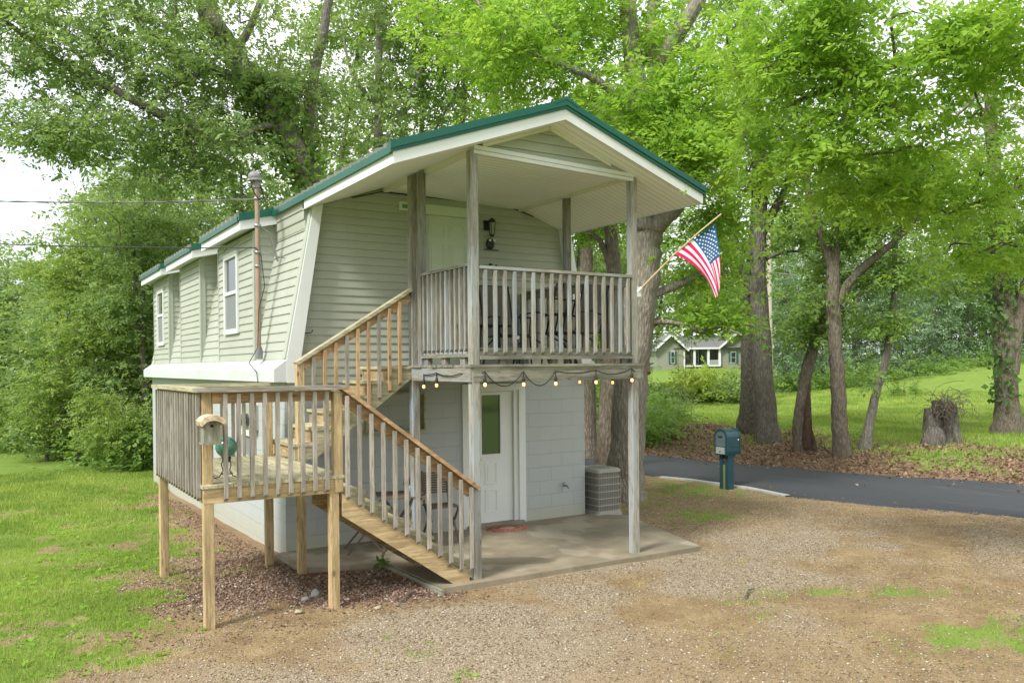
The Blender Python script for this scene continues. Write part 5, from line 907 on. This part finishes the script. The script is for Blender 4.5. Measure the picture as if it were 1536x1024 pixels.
tree('forked_tree', 'straight mossy trunk forking wide above the lawn, fourth from the mailbox', b4, [([b4, q4(1259, 630), q4(1256, 560), q4(1252, 500), q4(1249, 440), q4(1250, 400)], .175, .15), ([q4(1250, 410), q4(1240, 375), q4(1228, 345), q4(1218, 310), q4(1205, 250)], .12, .07), ([q4(1251, 400), q4(1254, 370), q4(1253, 330), q4(1264, 290), q4(1270, 200), q4(1265, 80)], .11, .05), ([q4(1256, 455), q4(1270, 430), q4(1290, 405), q4(1320, 380), q4(1345, 360), q4(1380, 320), q4(1410, 290)], .12, .06)],
     [(1270, 240, D4, 90, 80, 1.5, 26), (1350, 280, D4, 70, 50, 1.3, 20), (1235, 320, D4, 46, 40, .9, 8), (1270, 110, D4, 100, 90, 1.5, 26), (1268, 350, D4, 20, 20, .5, 6), (1310, 340, D4, 40, 30, .7, 10)], 'lf_mid', 'bark_brown', .13, 110, .52, 9)
b5, D5 = base_at(1297, 675); q5 = lambda px, py, d=0.: A(px, py, D5+d)
tree('slender_tree', 'thin grey trunk leaning right, last before the stump', b5, [([b5, q5(1303, 640), q5(1314, 590), q5(1328, 540), q5(1338, 470), q5(1344, 420), q5(1343, 360), q5(1350, 290), q5(1346, 200)], .12, .05)], [(1340, 400, D5, 60, 50, 1, 24), (1325, 480, D5, 42, 34, .8, 14), (1350, 240, D5, 60, 80, 1.2, 34), (1305, 560, D5, 16, 12, .4, 3)], 'lf_mid', 'bark_pale', .11, 100, .45, 10)
b6, D6 = base_at(1512, 650); q6 = lambda px, py, d=0.: A(px, py, D6+d)
tree('ivy_tree', 'thick forked trunk with ivy at the right edge of the lawn', b6, [([b6, q6(1511, 610), q6(1508, 540), q6(1505, 470), q6(1503, 420), q6(1498, 340), q6(1490, 230), q6(1480, 100)], .36, .14), ([q6(1514, 560), q6(1524, 490), q6(1536, 440), q6(1556, 390), q6(1590, 320)], .24, .12)], [(1470, 330, D6, 110, 70, 1.8, 34), (1430, 425, D6, 70, 30, 1.2, 10), (1510, 200, D6, 130, 120, 2, 34), (1590, 330, D6, 60, 80, 1.5, 24)], 'lf_mid', 'bark_brown', .15, 115, .62, 12, ivy=([q6(1503, 600, -.2), q6(1500, 520, -.2), q6(1502, 420, -.2)], .28, 420, .14))
# stump
bs_, Ds = base_at(1408, 665); sq = lambda px, py, d=0.: Vector(A(px, py, Ds+d)); stp = thing('tree_stump', 'broken hollow stump crowned with a tangle of dry vines on the bank', 'stump', tuple(map(float, bs_)))
mb = MB()
for (xa, xb, yt, r0, r1, d) in ((1398, 1390, 612, .17, .07, 0), (1408, 1408, 600, .20, .14, .3), (1425, 1424, 605, .22, .16, .2), (1400, 1398, 640, .22, .12, -.2), (1438, 1430, 640, .12, .05, 0)):
    p0 = sq(xa, 672, d); p1 = sq((xa+xb)/2, (672+yt)/2, d); p2 = sq(xb, yt, d); mb.tube([p0-Vector((0, 0, .15)), p0.lerp(p1, .5), p1, p1.lerp(p2, .6), p2], [r0*1.3, r0*1.1, r0, (r0+r1)/2, r1], 12, True, .55)
mb.build('wood', 'bark_dark', stp); mb = MB(); g9 = np.random.default_rng(4)
for k in range(130):
    a = np.array(sq(1420+g9.normal()*13, 607+g9.normal()*5, g9.normal()*.2)); p = [a]; v = g9.normal(0, 1, 3)
    for i in range(5): v = v*.6+g9.normal(0, .8, 3)+(0, 0, .1 if i < 2 else -.45); p.append(p[-1]+v*(.06 if k % 7 else .11))
    mb.tube(p, .0065, 4, False)
mb.build('vines', 'bark_brown', stp)
# leaning tree behind the cottage
b8 = A(500, 640, 23); b8[2] = -.3; q8 = lambda px, py, d=0.: A(px, py, 22+d)
tree('leaning_ivy_tree', 'huge leaning tree hung with ivy rising behind the cottage roof toward the upper left', b8,
     [([b8, q8(492, 500, .6), q8(478, 380), q8(464, 270), q8(440, 220), q8(405, 160), q8(370, 110), q8(340, 65), q8(312, 20), q8(290, -60)], .42, .24), ([q8(464, 270), q8(462, 200, .5), q8(470, 120, 1), q8(490, 20, 1), q8(500, -60, 1)], .20, .10), ([q8(430, 205), q8(400, 190, -.5), q8(370, 200, -1), q8(330, 220, -1.5), q8(290, 215, -2)], .12, .04), ([q8(380, 125), q8(330, 108, -.6), q8(280, 90, -1), q8(240, 65, -1.5), q8(200, 20, -2)], .14, .06), ([q8(330, 220, -1.), q8(270, 190, -1.5), q8(208, 154, -2), q8(160, 130, -2), q8(117, 112, -2), q8(50, 65, -2), q8(-20, 10, -2)], .14, .05),
      ([q8(350, 85), q8(380, 30), q8(400, -30)], .12, .07), ([q8(300, 110, -.8), q8(250, 130, -1.2), q8(200, 110, -2), q8(130, 50, -2)], .08, .03)],
     [(360, 110, 22, 150, 110, 2.2, 90), (210, 90, 20.5, 130, 100, 2, 66), (80, 90, 20, 110, 95, 1.8, 50), (130, 195, 19.5, 90, 45, 1.3, 36), (290, 210, 20.5, 110, 60, 1.5, 60), (60, 190, 19.5, 60, 36, 1, 14), (430, 150, 23, 90, 90, 1.6, 50), (220, -10, 20.5, 230, 60, 2, 56), (15, 20, 20, 60, 60, 1.5, 26), (235, 262, 19.5, 35, 26, .8, 9)], 'lf_soft', 'bark_dark', .125, 105, .62, 14, ivy=([q8(486, 470, .2), q8(474, 350), q8(462, 270), q8(438, 218), q8(405, 160), q8(380, 125)], .5, 3200, .16), flat=.5)
# left hand thicket
M['lf_lime2'] = leafmat('leaf_yellow_green', (.15, .25, .05), (.38, .50, .13), .5)
for nm, lb, (bx, by), Dp, bl, lf, lfz, pr, RR, sd, ct in (
    ('hackberry_tree', 'tall rounded tree beside the rear corner of the cottage', (215, 690), None, [(215, 430, 0, 75, 100, 1.6, 70), (200, 330, 0, 85, 60, 1.6, 46), (270, 350, 2, 90, 80, 1.6, 54), (190, 560, 0, 60, 60, 1.2, 32)], 'lf_soft', .11, 120, .48, 20, 'tree'),
    ('elm_tree', 'pale green tree with layered sprays, left of the rounded one', (120, 690), None, [(120, 400, 1, 60, 80, 1.5, 60), (130, 510, 0, 70, 70, 1.3, 55), (90, 600, -.5, 60, 60, 1.2, 44), (150, 320, 2, 50, 40, 1, 24)], 'lf_lime2', .11, 115, .46, 21, 'tree'),
    ('wild_shrub', 'yellowish arching shrub leaning over the lawn edge at the rear of the cottage', (185, 703), None, [(180, 640, 0, 62, 44, .8, 50), (150, 610, .3, 40, 34, .6, 20), (215, 660, 0, 28, 38, .6, 16)], 'lf_lime2', .07, 150, .30, 22, 'shrub'),
    ('dark_shrub', 'dark green shrub with pale sprays at the far edge of the lawn', (70, 690), None, [(70, 630, 0, 56, 50, 1.1, 40), (40, 590, 1, 34, 40, 1, 18)], 'lf_soft', .10, 120, .42, 23, 'shrub')):
    bb, DD = base_at(bx, by); lim = []; top = bl[0]
    for px, py, dd, rx, ry, rd, n in bl[:3]:
        c = A(px, py, DD+dd); lim.append(([bb, bb+(c-bb)*.3+np.array((.1, 0, .3)), bb+(c-bb)*.65, c], .11 if ct == 'tree' else .04, .03))
    tree(nm, lb, bb, lim, [(a, b_, DD+c, d_, e_, f_, n) for a, b_, c, d_, e_, f_, n in bl], lf, 'bark_dark', lfz, pr, RR, sd, cat=ct)
# slender trees behind the roof
for i, (px, pb, pt_, D_, r_, lb, lf) in enumerate(((567, 600, 560, 26, .16, 'straight slender trunk behind the roof, the thickest of the row left of the peak', 'lf_soft'), (632, 600, 628, 28, .11, 'thin dark trunk behind the roof, next right of the thickest one', 'lf_mid'), (512, 600, 540, 30, .10, 'leaning thin trunk behind the roof, leftmost of the row', 'lf_mid'), (745, 600, 735, 27, .12, 'slim trunk behind the roof, close to its peak', 'lf_bright'), (690, 600, 700, 31, .12, 'farthest slim trunk behind the middle of the roof slope', 'lf_soft'))):
    bb = A(px, pb, D_); bb[2] = -.3; tree('woodland_tree', lb, bb, [([bb, A(px-2, 400, D_), A(px, 250, D_), A((px+pt_)/2+4, 120, D_), A(pt_+8, 0, D_), A(pt_, -90, D_)], r_, r_*.55), ([A(px, 230, D_), A(px+40, 160, D_), A(px+70, 90, D_)], r_*.4, .03), ([A(px, 160, D_), A(px-40, 110, D_), A(px-55, 30, D_)], r_*.4, .03)],
        [(px, 40, D_, 85, 80, 2, 34), (px+15, 150, D_, 65, 60, 1.6, 18), (px-10, 230, D_, 60, 50, 1.5, 12), (px, -60, D_, 90, 50, 2, 20)], lf, 'bark_pale' if i < 2 else 'bark_dark', .17, 90, .75, 40+i, group='slender trees behind the cottage roof')
# trees seen under the porch roof
for i, (px, D_, pts, r_, lb) in enumerate(((905, 18.5, ((912, 640), (916, 500), (921, 420), (917, 350), (910, 250)), .20, 'brown trunk seen between the balcony posts, left of the big oak'), (882, 21, ((880, 640), (879, 520), (879, 430), (880, 350), (874, 250)), .22, 'dark trunk seen past the right end of the siding wall'))):
    bb, Dg = base_at(px, 655); bb = A(px, 640, D_); bb[2] = float(terrain(bb[0], bb[1]))
    tree('roadside_tree', lb, bb, [([bb]+[A(a, b_, D_) for a, b_ in pts[1:]], r_, .13)]+([([A(920, 420, D_), A(905, 370, D_), A(885, 348, D_), A(870, 335, D_)], .08, .04)] if i == 0 else []), [(890, 300, D_, 70, 50, 1.5, 34), (900, 200, D_, 80, 70, 1.8, 40), (900, 470, D_+1.5, 40, 40, 1, 12)], 'lf_bright', 'bark_brown', .13, 100, .55, 60+i)
for i, (px, py, h, w, lf, lb, n, D__) in enumerate(((905, 640, 74, 36, 'lf_bright', 'leafy thicket beyond the road, seen between the block wall and the oak', 40, 0), (980, 634, 62, 26, 'lf_mid', 'green roadside thicket right behind the oak trunk', 14, 0), (1012, 634, 36, 18, 'lf_mid', 'small twiggy bush on the bank between the oak and the mailbox', 12, 0), (930, 600, 90, 60, 'lf_mid', 'tall hedge like growth beyond the road, behind the big oak', 50, 8))):
    bb, Dg = base_at(px, py); bb = bb if not D__ else A(px, 580, Dg+D__); bb[2] = float(terrain(bb[0], bb[1])); Dg += D__
    c = A(px, py-h*.5, Dg); tree('roadside_bush', lb, bb, [([bb, bb+(c-bb)*.5+np.array((.1, .1, 0)), c], .035, .015), ([bb, bb+(c-bb)*.6-np.array((.2, .1, 0)), A(px-w*.4, py-h*.9, Dg)], .03, .012)], [(px, py-h*.5, Dg, w, h*.5, .9, n)], lf, 'bark_brown', .10, 90, .38, 70+i, cat='bush')
for i, (px, pt_, D_) in enumerate(((1018, 520, 0), (1027, 500, 0), (1037, 470, 0))):
    bb, Dg = base_at(px, 632); tree('bare_sapling', ('shortest', 'middle', 'tallest')[i]+' of three thin bare saplings between the oak and the mailbox', bb, [([bb, A(px+1, 580, Dg), A(px+(-1, 1, 0)[i], pt_, Dg)], .014, .006)], [(px, pt_+20, Dg, 14, 22, .3, 3)], 'lf_mid', 'bark_brown', .07, 26, .3, 80+i, cat='sapling', group='thin saplings on the bank')
# lawn sapling, bushes at the far house
for i, (px, py, h, w, lf, lb, D_, n, sz) in enumerate(((1356, 592, 30, 28, 'lf_mid', 'small airy bush standing alone on the mown lawn', 0, 12, .10), (1050, 603, 48, 40, 'lf_lime', 'lime green rounded bush in front of the grey house', 0, 60, .20), (1104, 604, 40, 26, 'lf_soft', 'grey green bush in front of the grey house, behind the twin trunk', 0, 40, .2), (1000, 606, 26, 20, 'lf_soft', 'darker bush at the left end of the grey house', 0, 30, .2))):
    bb, Dg = base_at(px, py); Dg = min(Dg, 52); bb = A(px, py, Dg); bb[2] = float(terrain(bb[0], bb[1])); c = A(px, py-h*.5, Dg)
    tree('garden_bush', lb, bb, [([bb, bb+(c-bb)*.5, c], .03, .015)], [(px, py-h*.5, Dg, w, h*.5, .8 if i == 0 else 2., n)], lf, 'bark_brown', sz, 80, .3 if i == 0 else .75, 90+i, cat='bush')
# pines along the far side of the lawn
pine_l = ('blue green pine beside the utility pole', 'tall soft pine behind the leaning rotten tree', 'broad pine behind the forked trunk', 'pine behind the thin leaning trunk', 'dark pine above the stump', 'dark evergreen at the shaded top of the lawn', 'evergreen behind the ivy clad trunk', 'pale green pine at the far right edge')
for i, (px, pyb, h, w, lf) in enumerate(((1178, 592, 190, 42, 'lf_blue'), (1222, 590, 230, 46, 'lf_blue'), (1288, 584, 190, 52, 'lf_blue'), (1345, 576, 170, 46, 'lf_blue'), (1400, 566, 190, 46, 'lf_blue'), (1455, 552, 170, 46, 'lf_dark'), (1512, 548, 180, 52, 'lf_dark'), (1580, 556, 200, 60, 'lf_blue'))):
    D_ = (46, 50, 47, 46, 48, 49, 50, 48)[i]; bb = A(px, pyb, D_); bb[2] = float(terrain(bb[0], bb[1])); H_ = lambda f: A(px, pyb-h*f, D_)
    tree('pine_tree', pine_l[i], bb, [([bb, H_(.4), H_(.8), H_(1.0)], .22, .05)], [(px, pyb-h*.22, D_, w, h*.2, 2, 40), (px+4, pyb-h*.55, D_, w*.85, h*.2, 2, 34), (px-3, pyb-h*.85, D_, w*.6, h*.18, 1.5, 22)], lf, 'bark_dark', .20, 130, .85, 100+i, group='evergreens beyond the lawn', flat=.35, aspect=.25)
# vegetation masses far behind
def template(g, H, cw, ncl, per, size, Rr):
    c = g.normal(size=(ncl, 3)); c /= np.linalg.norm(c, axis=1)[:, None]; c *= (g.uniform(size=ncl)**.4)[:, None]; c = c*(cw, cw, H*.46)+(0, 0, H*.54); V, Fc, T = clumps(c, Rr, per, size, g, .55); return V, T
def trunkq(H, r_, g):
    n = 6; ks = 7; lean = g.normal(0, .06, 2); V = []; 
    for k in range(ks):
        z = H*.9*k/(ks-1)
        for j in range(n): a = 6.283*j/n; rr_ = r_*(1-.75*k/(ks-1)); V.append((math.cos(a)*rr_+lean[0]*z+g.normal()*.01, math.sin(a)*rr_+lean[1]*z, z))
    return np.array(V), np.array([(k*n+j, k*n+(j+1) % n, (k+1)*n+(j+1) % n, (k+1)*n+j) for k in range(ks-1) for j in range(n)])
def woods(name, spots, lf, label, seed, dens=1.):
    g = np.random.default_rng(seed); tp = [template(g, 14, 3.6, int(70*dens), 85, .30, 1.05) for _ in range(4)]; Vs, Fs, Ts, Ms, off = [], [], [], [], 0
    for px, D_, H, sc in spots:
        p = A(px, 560, D_) if H > 0 else np.array((px, D_, 0.)); H = abs(H); p[2] = float(terrain(p[0], p[1])); V, T = tp[g.integers(4)]; a = g.uniform(0, 6.28); c, s_ = math.cos(a), math.sin(a); k = H/14
        V2 = np.stack([(V[:, 0]*c-V[:, 1]*s_)*sc, (V[:, 0]*s_+V[:, 1]*c)*sc, V[:, 2]*k], 1)+p; n = len(V2)//4; Vs.append(V2); Fs.append(np.arange(4*n).reshape(n, 4)+off); off += 4*n; Ts.append(T); Ms.append(np.zeros(n, int))
        TV, TF = trunkq(H, .2, g); Vs.append(TV+p-(0, 0, .3)); Fs.append(TF+off); off += len(TV); Ts.append(np.zeros(len(TF))); Ms.append(np.ones(len(TF), int))
    o = npmesh(name, np.concatenate(Vs), np.concatenate(Fs), lf, None, np.concatenate(Ts), kind='stuff', label=label, category='woods'); o.data.materials.append(M['bark_dark']); o.data.polygons.foreach_set('material_index', np.concatenate(Ms).astype(np.int32))
g = np.random.default_rng(77); sp_ = []
for px in range(150, 900, 46): sp_.append((px+g.uniform(-18, 18), g.uniform(34, 46), g.uniform(11, 16), g.uniform(.8, 1.15)))
for px in range(-160, 140, 40): sp_.append((px+g.uniform(-14, 14), g.uniform(42, 54), g.uniform(9.5, 11.3), g.uniform(.9, 1.1)))
for px in range(100, 760, 60): sp_.append((px+g.uniform(-18, 18), g.uniform(26, 30), g.uniform(5, 7), g.uniform(.5, .7)))
woods('woods', sp_, 'lf_soft', 'soft green woods standing behind the cottage and along the left edge', 5)
sp_ = []
for px in range(860, 1160, 40): sp_.append((px+g.uniform(-14, 14), g.uniform(66, 82), g.uniform(11, 15), g.uniform(1.1, 1.5)))
for px in range(1150, 1720, 42): sp_.append((px+g.uniform(-14, 14), g.uniform(54, 66), g.uniform(11, 15.5), g.uniform(1.1, 1.4)))
for px in range(860, 950, 36): sp_.append((px, g.uniform(36, 44), g.uniform(7, 10), g.uniform(.6, .8)))
woods('hillside_woods', sp_, 'lf_mid', 'mixed green woods closing the view beyond the lawn and the grey house', 6, .9)
g = np.random.default_rng(12); sp_ = [(-3.1+g.uniform(24, 34)*math.sin(a), -10.3+g.uniform(24, 34)*math.cos(a), -g.uniform(8, 13), g.uniform(.9, 1.3)) for a in np.arange(R(132), R(176), R(7))]+[(-24+g.uniform(-3, 3), y_, -g.uniform(9, 12), g.uniform(.9, 1.2)) for y_ in range(-4, 34, 4)]
woods('yard_woods', sp_, 'lf_mid', 'leafy woods ringing the yard behind the viewer, mirrored in the door pane', 7, .6)
# undergrowth along the far edge of the lawns
g = np.random.default_rng(8); pc = []
for px in np.arange(1120, 1640, 7): pc.append(A(px+g.uniform(-4, 4), 585-(px-1120)*.085+g.uniform(-16, 6), 43+g.uniform(0, 3)))
for px in np.arange(-120, 240, 5): p = A(px, 660, 27+g.uniform(-1, 4)-(px > 120)*5); p[2] = float(terrain(p[0], p[1]))+g.uniform(.1, 1.2)*(1+(px < 60)); pc.append(p)
for px in np.arange(884, 1010, 3): p = A(px, 640, 23+g.uniform(0, 5)); p[2] = float(terrain(p[0], p[1]))+g.uniform(0, .5); pc.append(p)
pc = np.array(pc); pc[:, 2] = np.maximum(pc[:, 2], terrain(pc[:, 0], pc[:, 1])+.1); V, Fc, T = clumps(pc, .7, 260, .16, g, .7); V, Fc, T = drop(V, Fc, T); npmesh('undergrowth', V, Fc, 'lf_mid', None, T, kind='stuff', label='low tangled undergrowth along the far edges of the lawns', category='undergrowth')

# ------------------------------------------------------------------ the house across the road
hd = 60; hb = A(1010, 556, hd); hz = float(terrain(hb[0], hb[1])); fh = thing('grey_house', 'single storey pale grey house with white porch columns across the lawn', 'house', (float(hb[0]), float(hb[1]), hz))
M['fsiding'] = simple('pale_grey_siding', (.25, .26, .215), .7, .06, 2); M['froof'] = simple('grey_shingles', (.17, .17, .18), .9, .2, 6); M['shutter'] = simple('blue_green_shutter', (.03, .10, .085), .6, bmp=0)
X = lambda px: (px-1010)*hd/F; Zp = lambda py: hb[2]+(556-py)*hd/F-hz
def hbuild(mb, name, mat, par=fh): o = mb.build(name, mat, None); o.parent = par; o['_o'] = (0, 0, 0); return o
mb = MB(); mb.box(X(984), X(1027), 0, 7, -1.5, Zp(524)); mb.prism([(X(984), Zp(524)), (X(1027), Zp(524)), (X(1006), Zp(505))], 'y', 0, 6); mb.box(X(1027), X(1081), 1.6, 7, -1.5, Zp(522)); mb.box(X(1081), X(1135), .2, 7, -1.5, Zp(522)); mb.prism([(X(1081), Zp(522)), (X(1133), Zp(522)), (X(1107), Zp(502))], 'y', .2, 6); hbuild(mb, 'wall', 'fsiding')
mb = MB(); mb.prism([(X(980), Zp(527)), (X(1006), Zp(503.5)), (X(1032), Zp(525)), (X(1032), Zp(522)), (X(1006), Zp(500.5)), (X(980), Zp(524))], 'y', -.35, 4); mb.prism([(X(1077), Zp(523)), (X(1107), Zp(500)), (X(1137), Zp(523)), (X(1137), Zp(520)), (X(1107), Zp(497)), (X(1077), Zp(520))], 'y', -.15, 4)
ov = [(-.1, Zp(522)), (3.2, Zp(501)), (7.4, Zp(522))]; mb.prism(ov, 'x', X(1010), X(1135)); hbuild(mb, 'roof', 'froof')
mb = MB()
for (a, b_, c) in ((980, 1006, 1032), (1077, 1107, 1137)):
    yy = -.38 if a == 980 else -.18; z0, z1 = (526, 502) if a == 980 else (523.5, 499); mb.beam((X(a), yy, Zp(z0)), (X(b_), yy, Zp(z1)), .06, .14); mb.beam((X(b_), yy, Zp(z1)), (X(c), yy, Zp(z0)), .06, .14)
mb.box(X(1032), X(1080), -.14, -.10, Zp(524), Zp(521.3)); mb.box(X(1025.5), X(1027.5), -.03, .0, -1.5, Zp(524)); mb.box(X(1027), X(1081), .0, 1.59, Zp(548)-.1, Zp(548)); hbuild(mb, 'white_trim', 'white')
for px in (1042, 1063, 1080): mb = MB(); mb.box(X(px)-.08, X(px)+.08, .0, .16, Zp(548), Zp(524)); hbuild(mb, 'column', 'white')
mb = MB()
for px in np.arange(1064.5, 1080, 1.6): mb.box(X(px), X(px)+.03, .05, .08, Zp(548), Zp(541))
mb.box(X(1063), X(1080), .03, .10, Zp(541.4), Zp(540.6)); hbuild(mb, 'porch_railing', 'white')
for px, w, z0, z1, yf in ((1009, 3, 545, 526.5, 0), (1052, 3.5, 546, 526, 1.6), (1069, 3, 544, 528, 1.6), (1101, 4, 545, 528, .2)):
    mb = MB(); mb.mi = 0; mb.box(X(px-w), X(px+w), yf-.05, yf-.005, Zp(z0), Zp(z1)); mb.mi = 1; mb.box(X(px-w+.8), X(px+w-.8), yf-.07, yf-.051, Zp(z0-1), Zp((z0+z1)/2+.4)); mb.box(X(px-w+.8), X(px+w-.8), yf-.07, yf-.051, Zp((z0+z1)/2-.4), Zp(z1+1)); wnd = hbuild(mb, 'window', ['white', 'glass'])
    if px != 1069:
        for s in (-1, 1): mb = MB(); mb.box(X(px+s*(w+.2)), X(px+s*(w+2.8)), yf-.08, yf-.005, Zp(z0), Zp(z1)); hbuild(mb, 'shutter', 'shutter')
fh.rotation_euler = (0, 0, -_y-R(0)); fh.location = (float(hb[0]), float(hb[1]), hz)
# utility pole
M['bark_pale2'] = simple('pale_pole_wood', (.45, .40, .31), .8, .1, 5)
bp = A(1156, 592, 40); bp[2] = float(terrain(bp[0], bp[1])); up = thing('utility_pole', 'pale slender utility pole beside the twin trunked tree', 'utility pole', tuple(map(float, bp))); mb = MB(); tp_ = A(1153, 330, 40); mb.tube([bp-np.array((0, 0, .3)), tp_], [.13, .10], 10); mb.build('pole', 'bark_pale2', up)
mb = MB(); k_ = A(1153, 345, 40); mb.tube([A(1148, 346, 39.9), A(1159, 345, 40.1)], .05, 6); mb.build('crossarm', 'bark_pale2', up)
for i, (a, b_, lb) in enumerate((((1154, 408), (1300, 410), 'thin wire crossing from the utility pole behind the forked tree'), ((1158, 345), (1232, 520), 'slanting guy wire running down from the utility pole'))):
    mb = MB(); p, q_ = A(*a, 40), A(*b_, 40); mb.tube(catenary(p, q_, .15 if i == 0 else 0), .018, 5); mb.build('pole_wire', 'steel', None, org=p, label=lb, category='wire')
# small weed at the timber edging and a fallen branch on the lawn
wd = thing('weed', 'small broad leaved green weed at the corner of the timber edging', 'weed', (.70, -1.32, -.03)); leaf_blob('leaves', 'greenleaf', wd, (.70, -1.34, .07), (.09, .07, .06), 42, .075, 9); mb = MB(); mb.tube([(.70, -1.33, -.04), (.70, -1.33, .08)], .006, 5); mb.build('stem', 'greenleaf', wd)
for i, (a, b_) in enumerate((((.30, -2.72), (.62, -2.42)), ((3.2, -4.5), (3.55, -4.3)))): mb = MB(); m_ = ((a[0]+b_[0])/2+.03, (a[1]+b_[1])/2+.05); z = [float(terrain(*p))+.02 for p in (a, m_, b_)]; mb.tube([(*a, z[0]), (*m_, z[1]+.02), (*b_, z[2])], [.012, .01, .005], 6); mb.build('fallen_twig', 'bark_brown', None, org=(*a, z[0]), label=('fallen twig on the lava rock right of the landing post', 'fallen twig alone on the tan gravel of the driveway')[i], category='twig')
for i, (x, y, r_, lb) in enumerate(((-.28, -1.92, .05, 'upright pale grey'), (-.42, -2.02, .045, 'rounded grey brown'), (.05, -2.75, .035, 'flat white'), (-.62, -2.45, .045, 'yellowish flat'))): mb = MB(); z = float(terrain(x, y))+r_*.3; mb.ball((x, y, z), r_, 9, 6, (1, .8, (1.2, .7, .5, .45)[i]), .6); mb.build('rock', 'stone_grey' if i < 2 else 'pale_x', None, org=(x, y, z), label=lb+' stone lying on the lava rock', category='stone')

# ------------------------------------------------------------------ light
w = bpy.data.worlds.new('World'); SC.world = w; w.use_nodes = True; nt = w.node_tree; nt.nodes.clear()
sky = N(nt, 'ShaderNodeTexSky', sky_type='NISHITA', sun_disc=False, sun_elevation=R(SUN_EL), sun_rotation=R(SUN_AZ), air_density=1., dust_density=2.)
tc = nt.nodes.new('ShaderNodeTexCoord'); cn = N(nt, 'ShaderNodeTexNoise', i_Scale=2.2, i_Detail=6.); nt.links.new(tc.outputs['Generated'], cn.inputs[0])
bg1 = N(nt, 'ShaderNodeBackground', i_Strength=.12); bg2 = N(nt, 'ShaderNodeBackground', i_Strength=.85); nt.links.new(sky.outputs[0], bg1.inputs[0])
nt.links.new(ramp(nt, cn.outputs[0], ((.35, (.80, .85, .90)), (.6, (1., 1., 1.)))), bg2.inputs[0])
mx_ = nt.nodes.new('ShaderNodeMixShader'); nt.links.new(ramp(nt, cn.outputs[0], ((.3, .75), (.5, 1.))), mx_.inputs[0]); nt.links.new(bg1.outputs[0], mx_.inputs[1]); nt.links.new(bg2.outputs[0], mx_.inputs[2])
ow_ = nt.nodes.new('ShaderNodeOutputWorld'); nt.links.new(mx_.outputs[0], ow_.inputs[0])
sun = bpy.data.lights.new('sun', 'SUN'); sun.energy = SUN_E; sun.angle = R(SUN_A); sun.color = (1, .97, .92); so = bpy.data.objects.new('sun', sun); COL.objects.link(so)
az, el = R(SUN_AZ), R(SUN_EL); dv = Vector((math.sin(az)*math.cos(el), math.cos(az)*math.cos(el), math.sin(el))); so.rotation_euler = dv.to_track_quat('Z', 'Y').to_euler(); so.location = (-20, -20, 30)
SC.view_settings.view_transform = 'Standard'; SC.view_settings.look = 'None'; SC.view_settings.exposure = EXPO; SC.view_settings.gamma = 1
SC.render.engine = 'CYCLES'; cy = SC.cycles; cy.max_bounces = 7; cy.diffuse_bounces = 4; cy.transmission_bounces = 4; cy.transparent_max_bounces = 4; cy.use_denoising = True; cy.sample_clamp_indirect = 6
for o_ in bpy.data.objects:
    if '_o' in o_: del o_['_o']
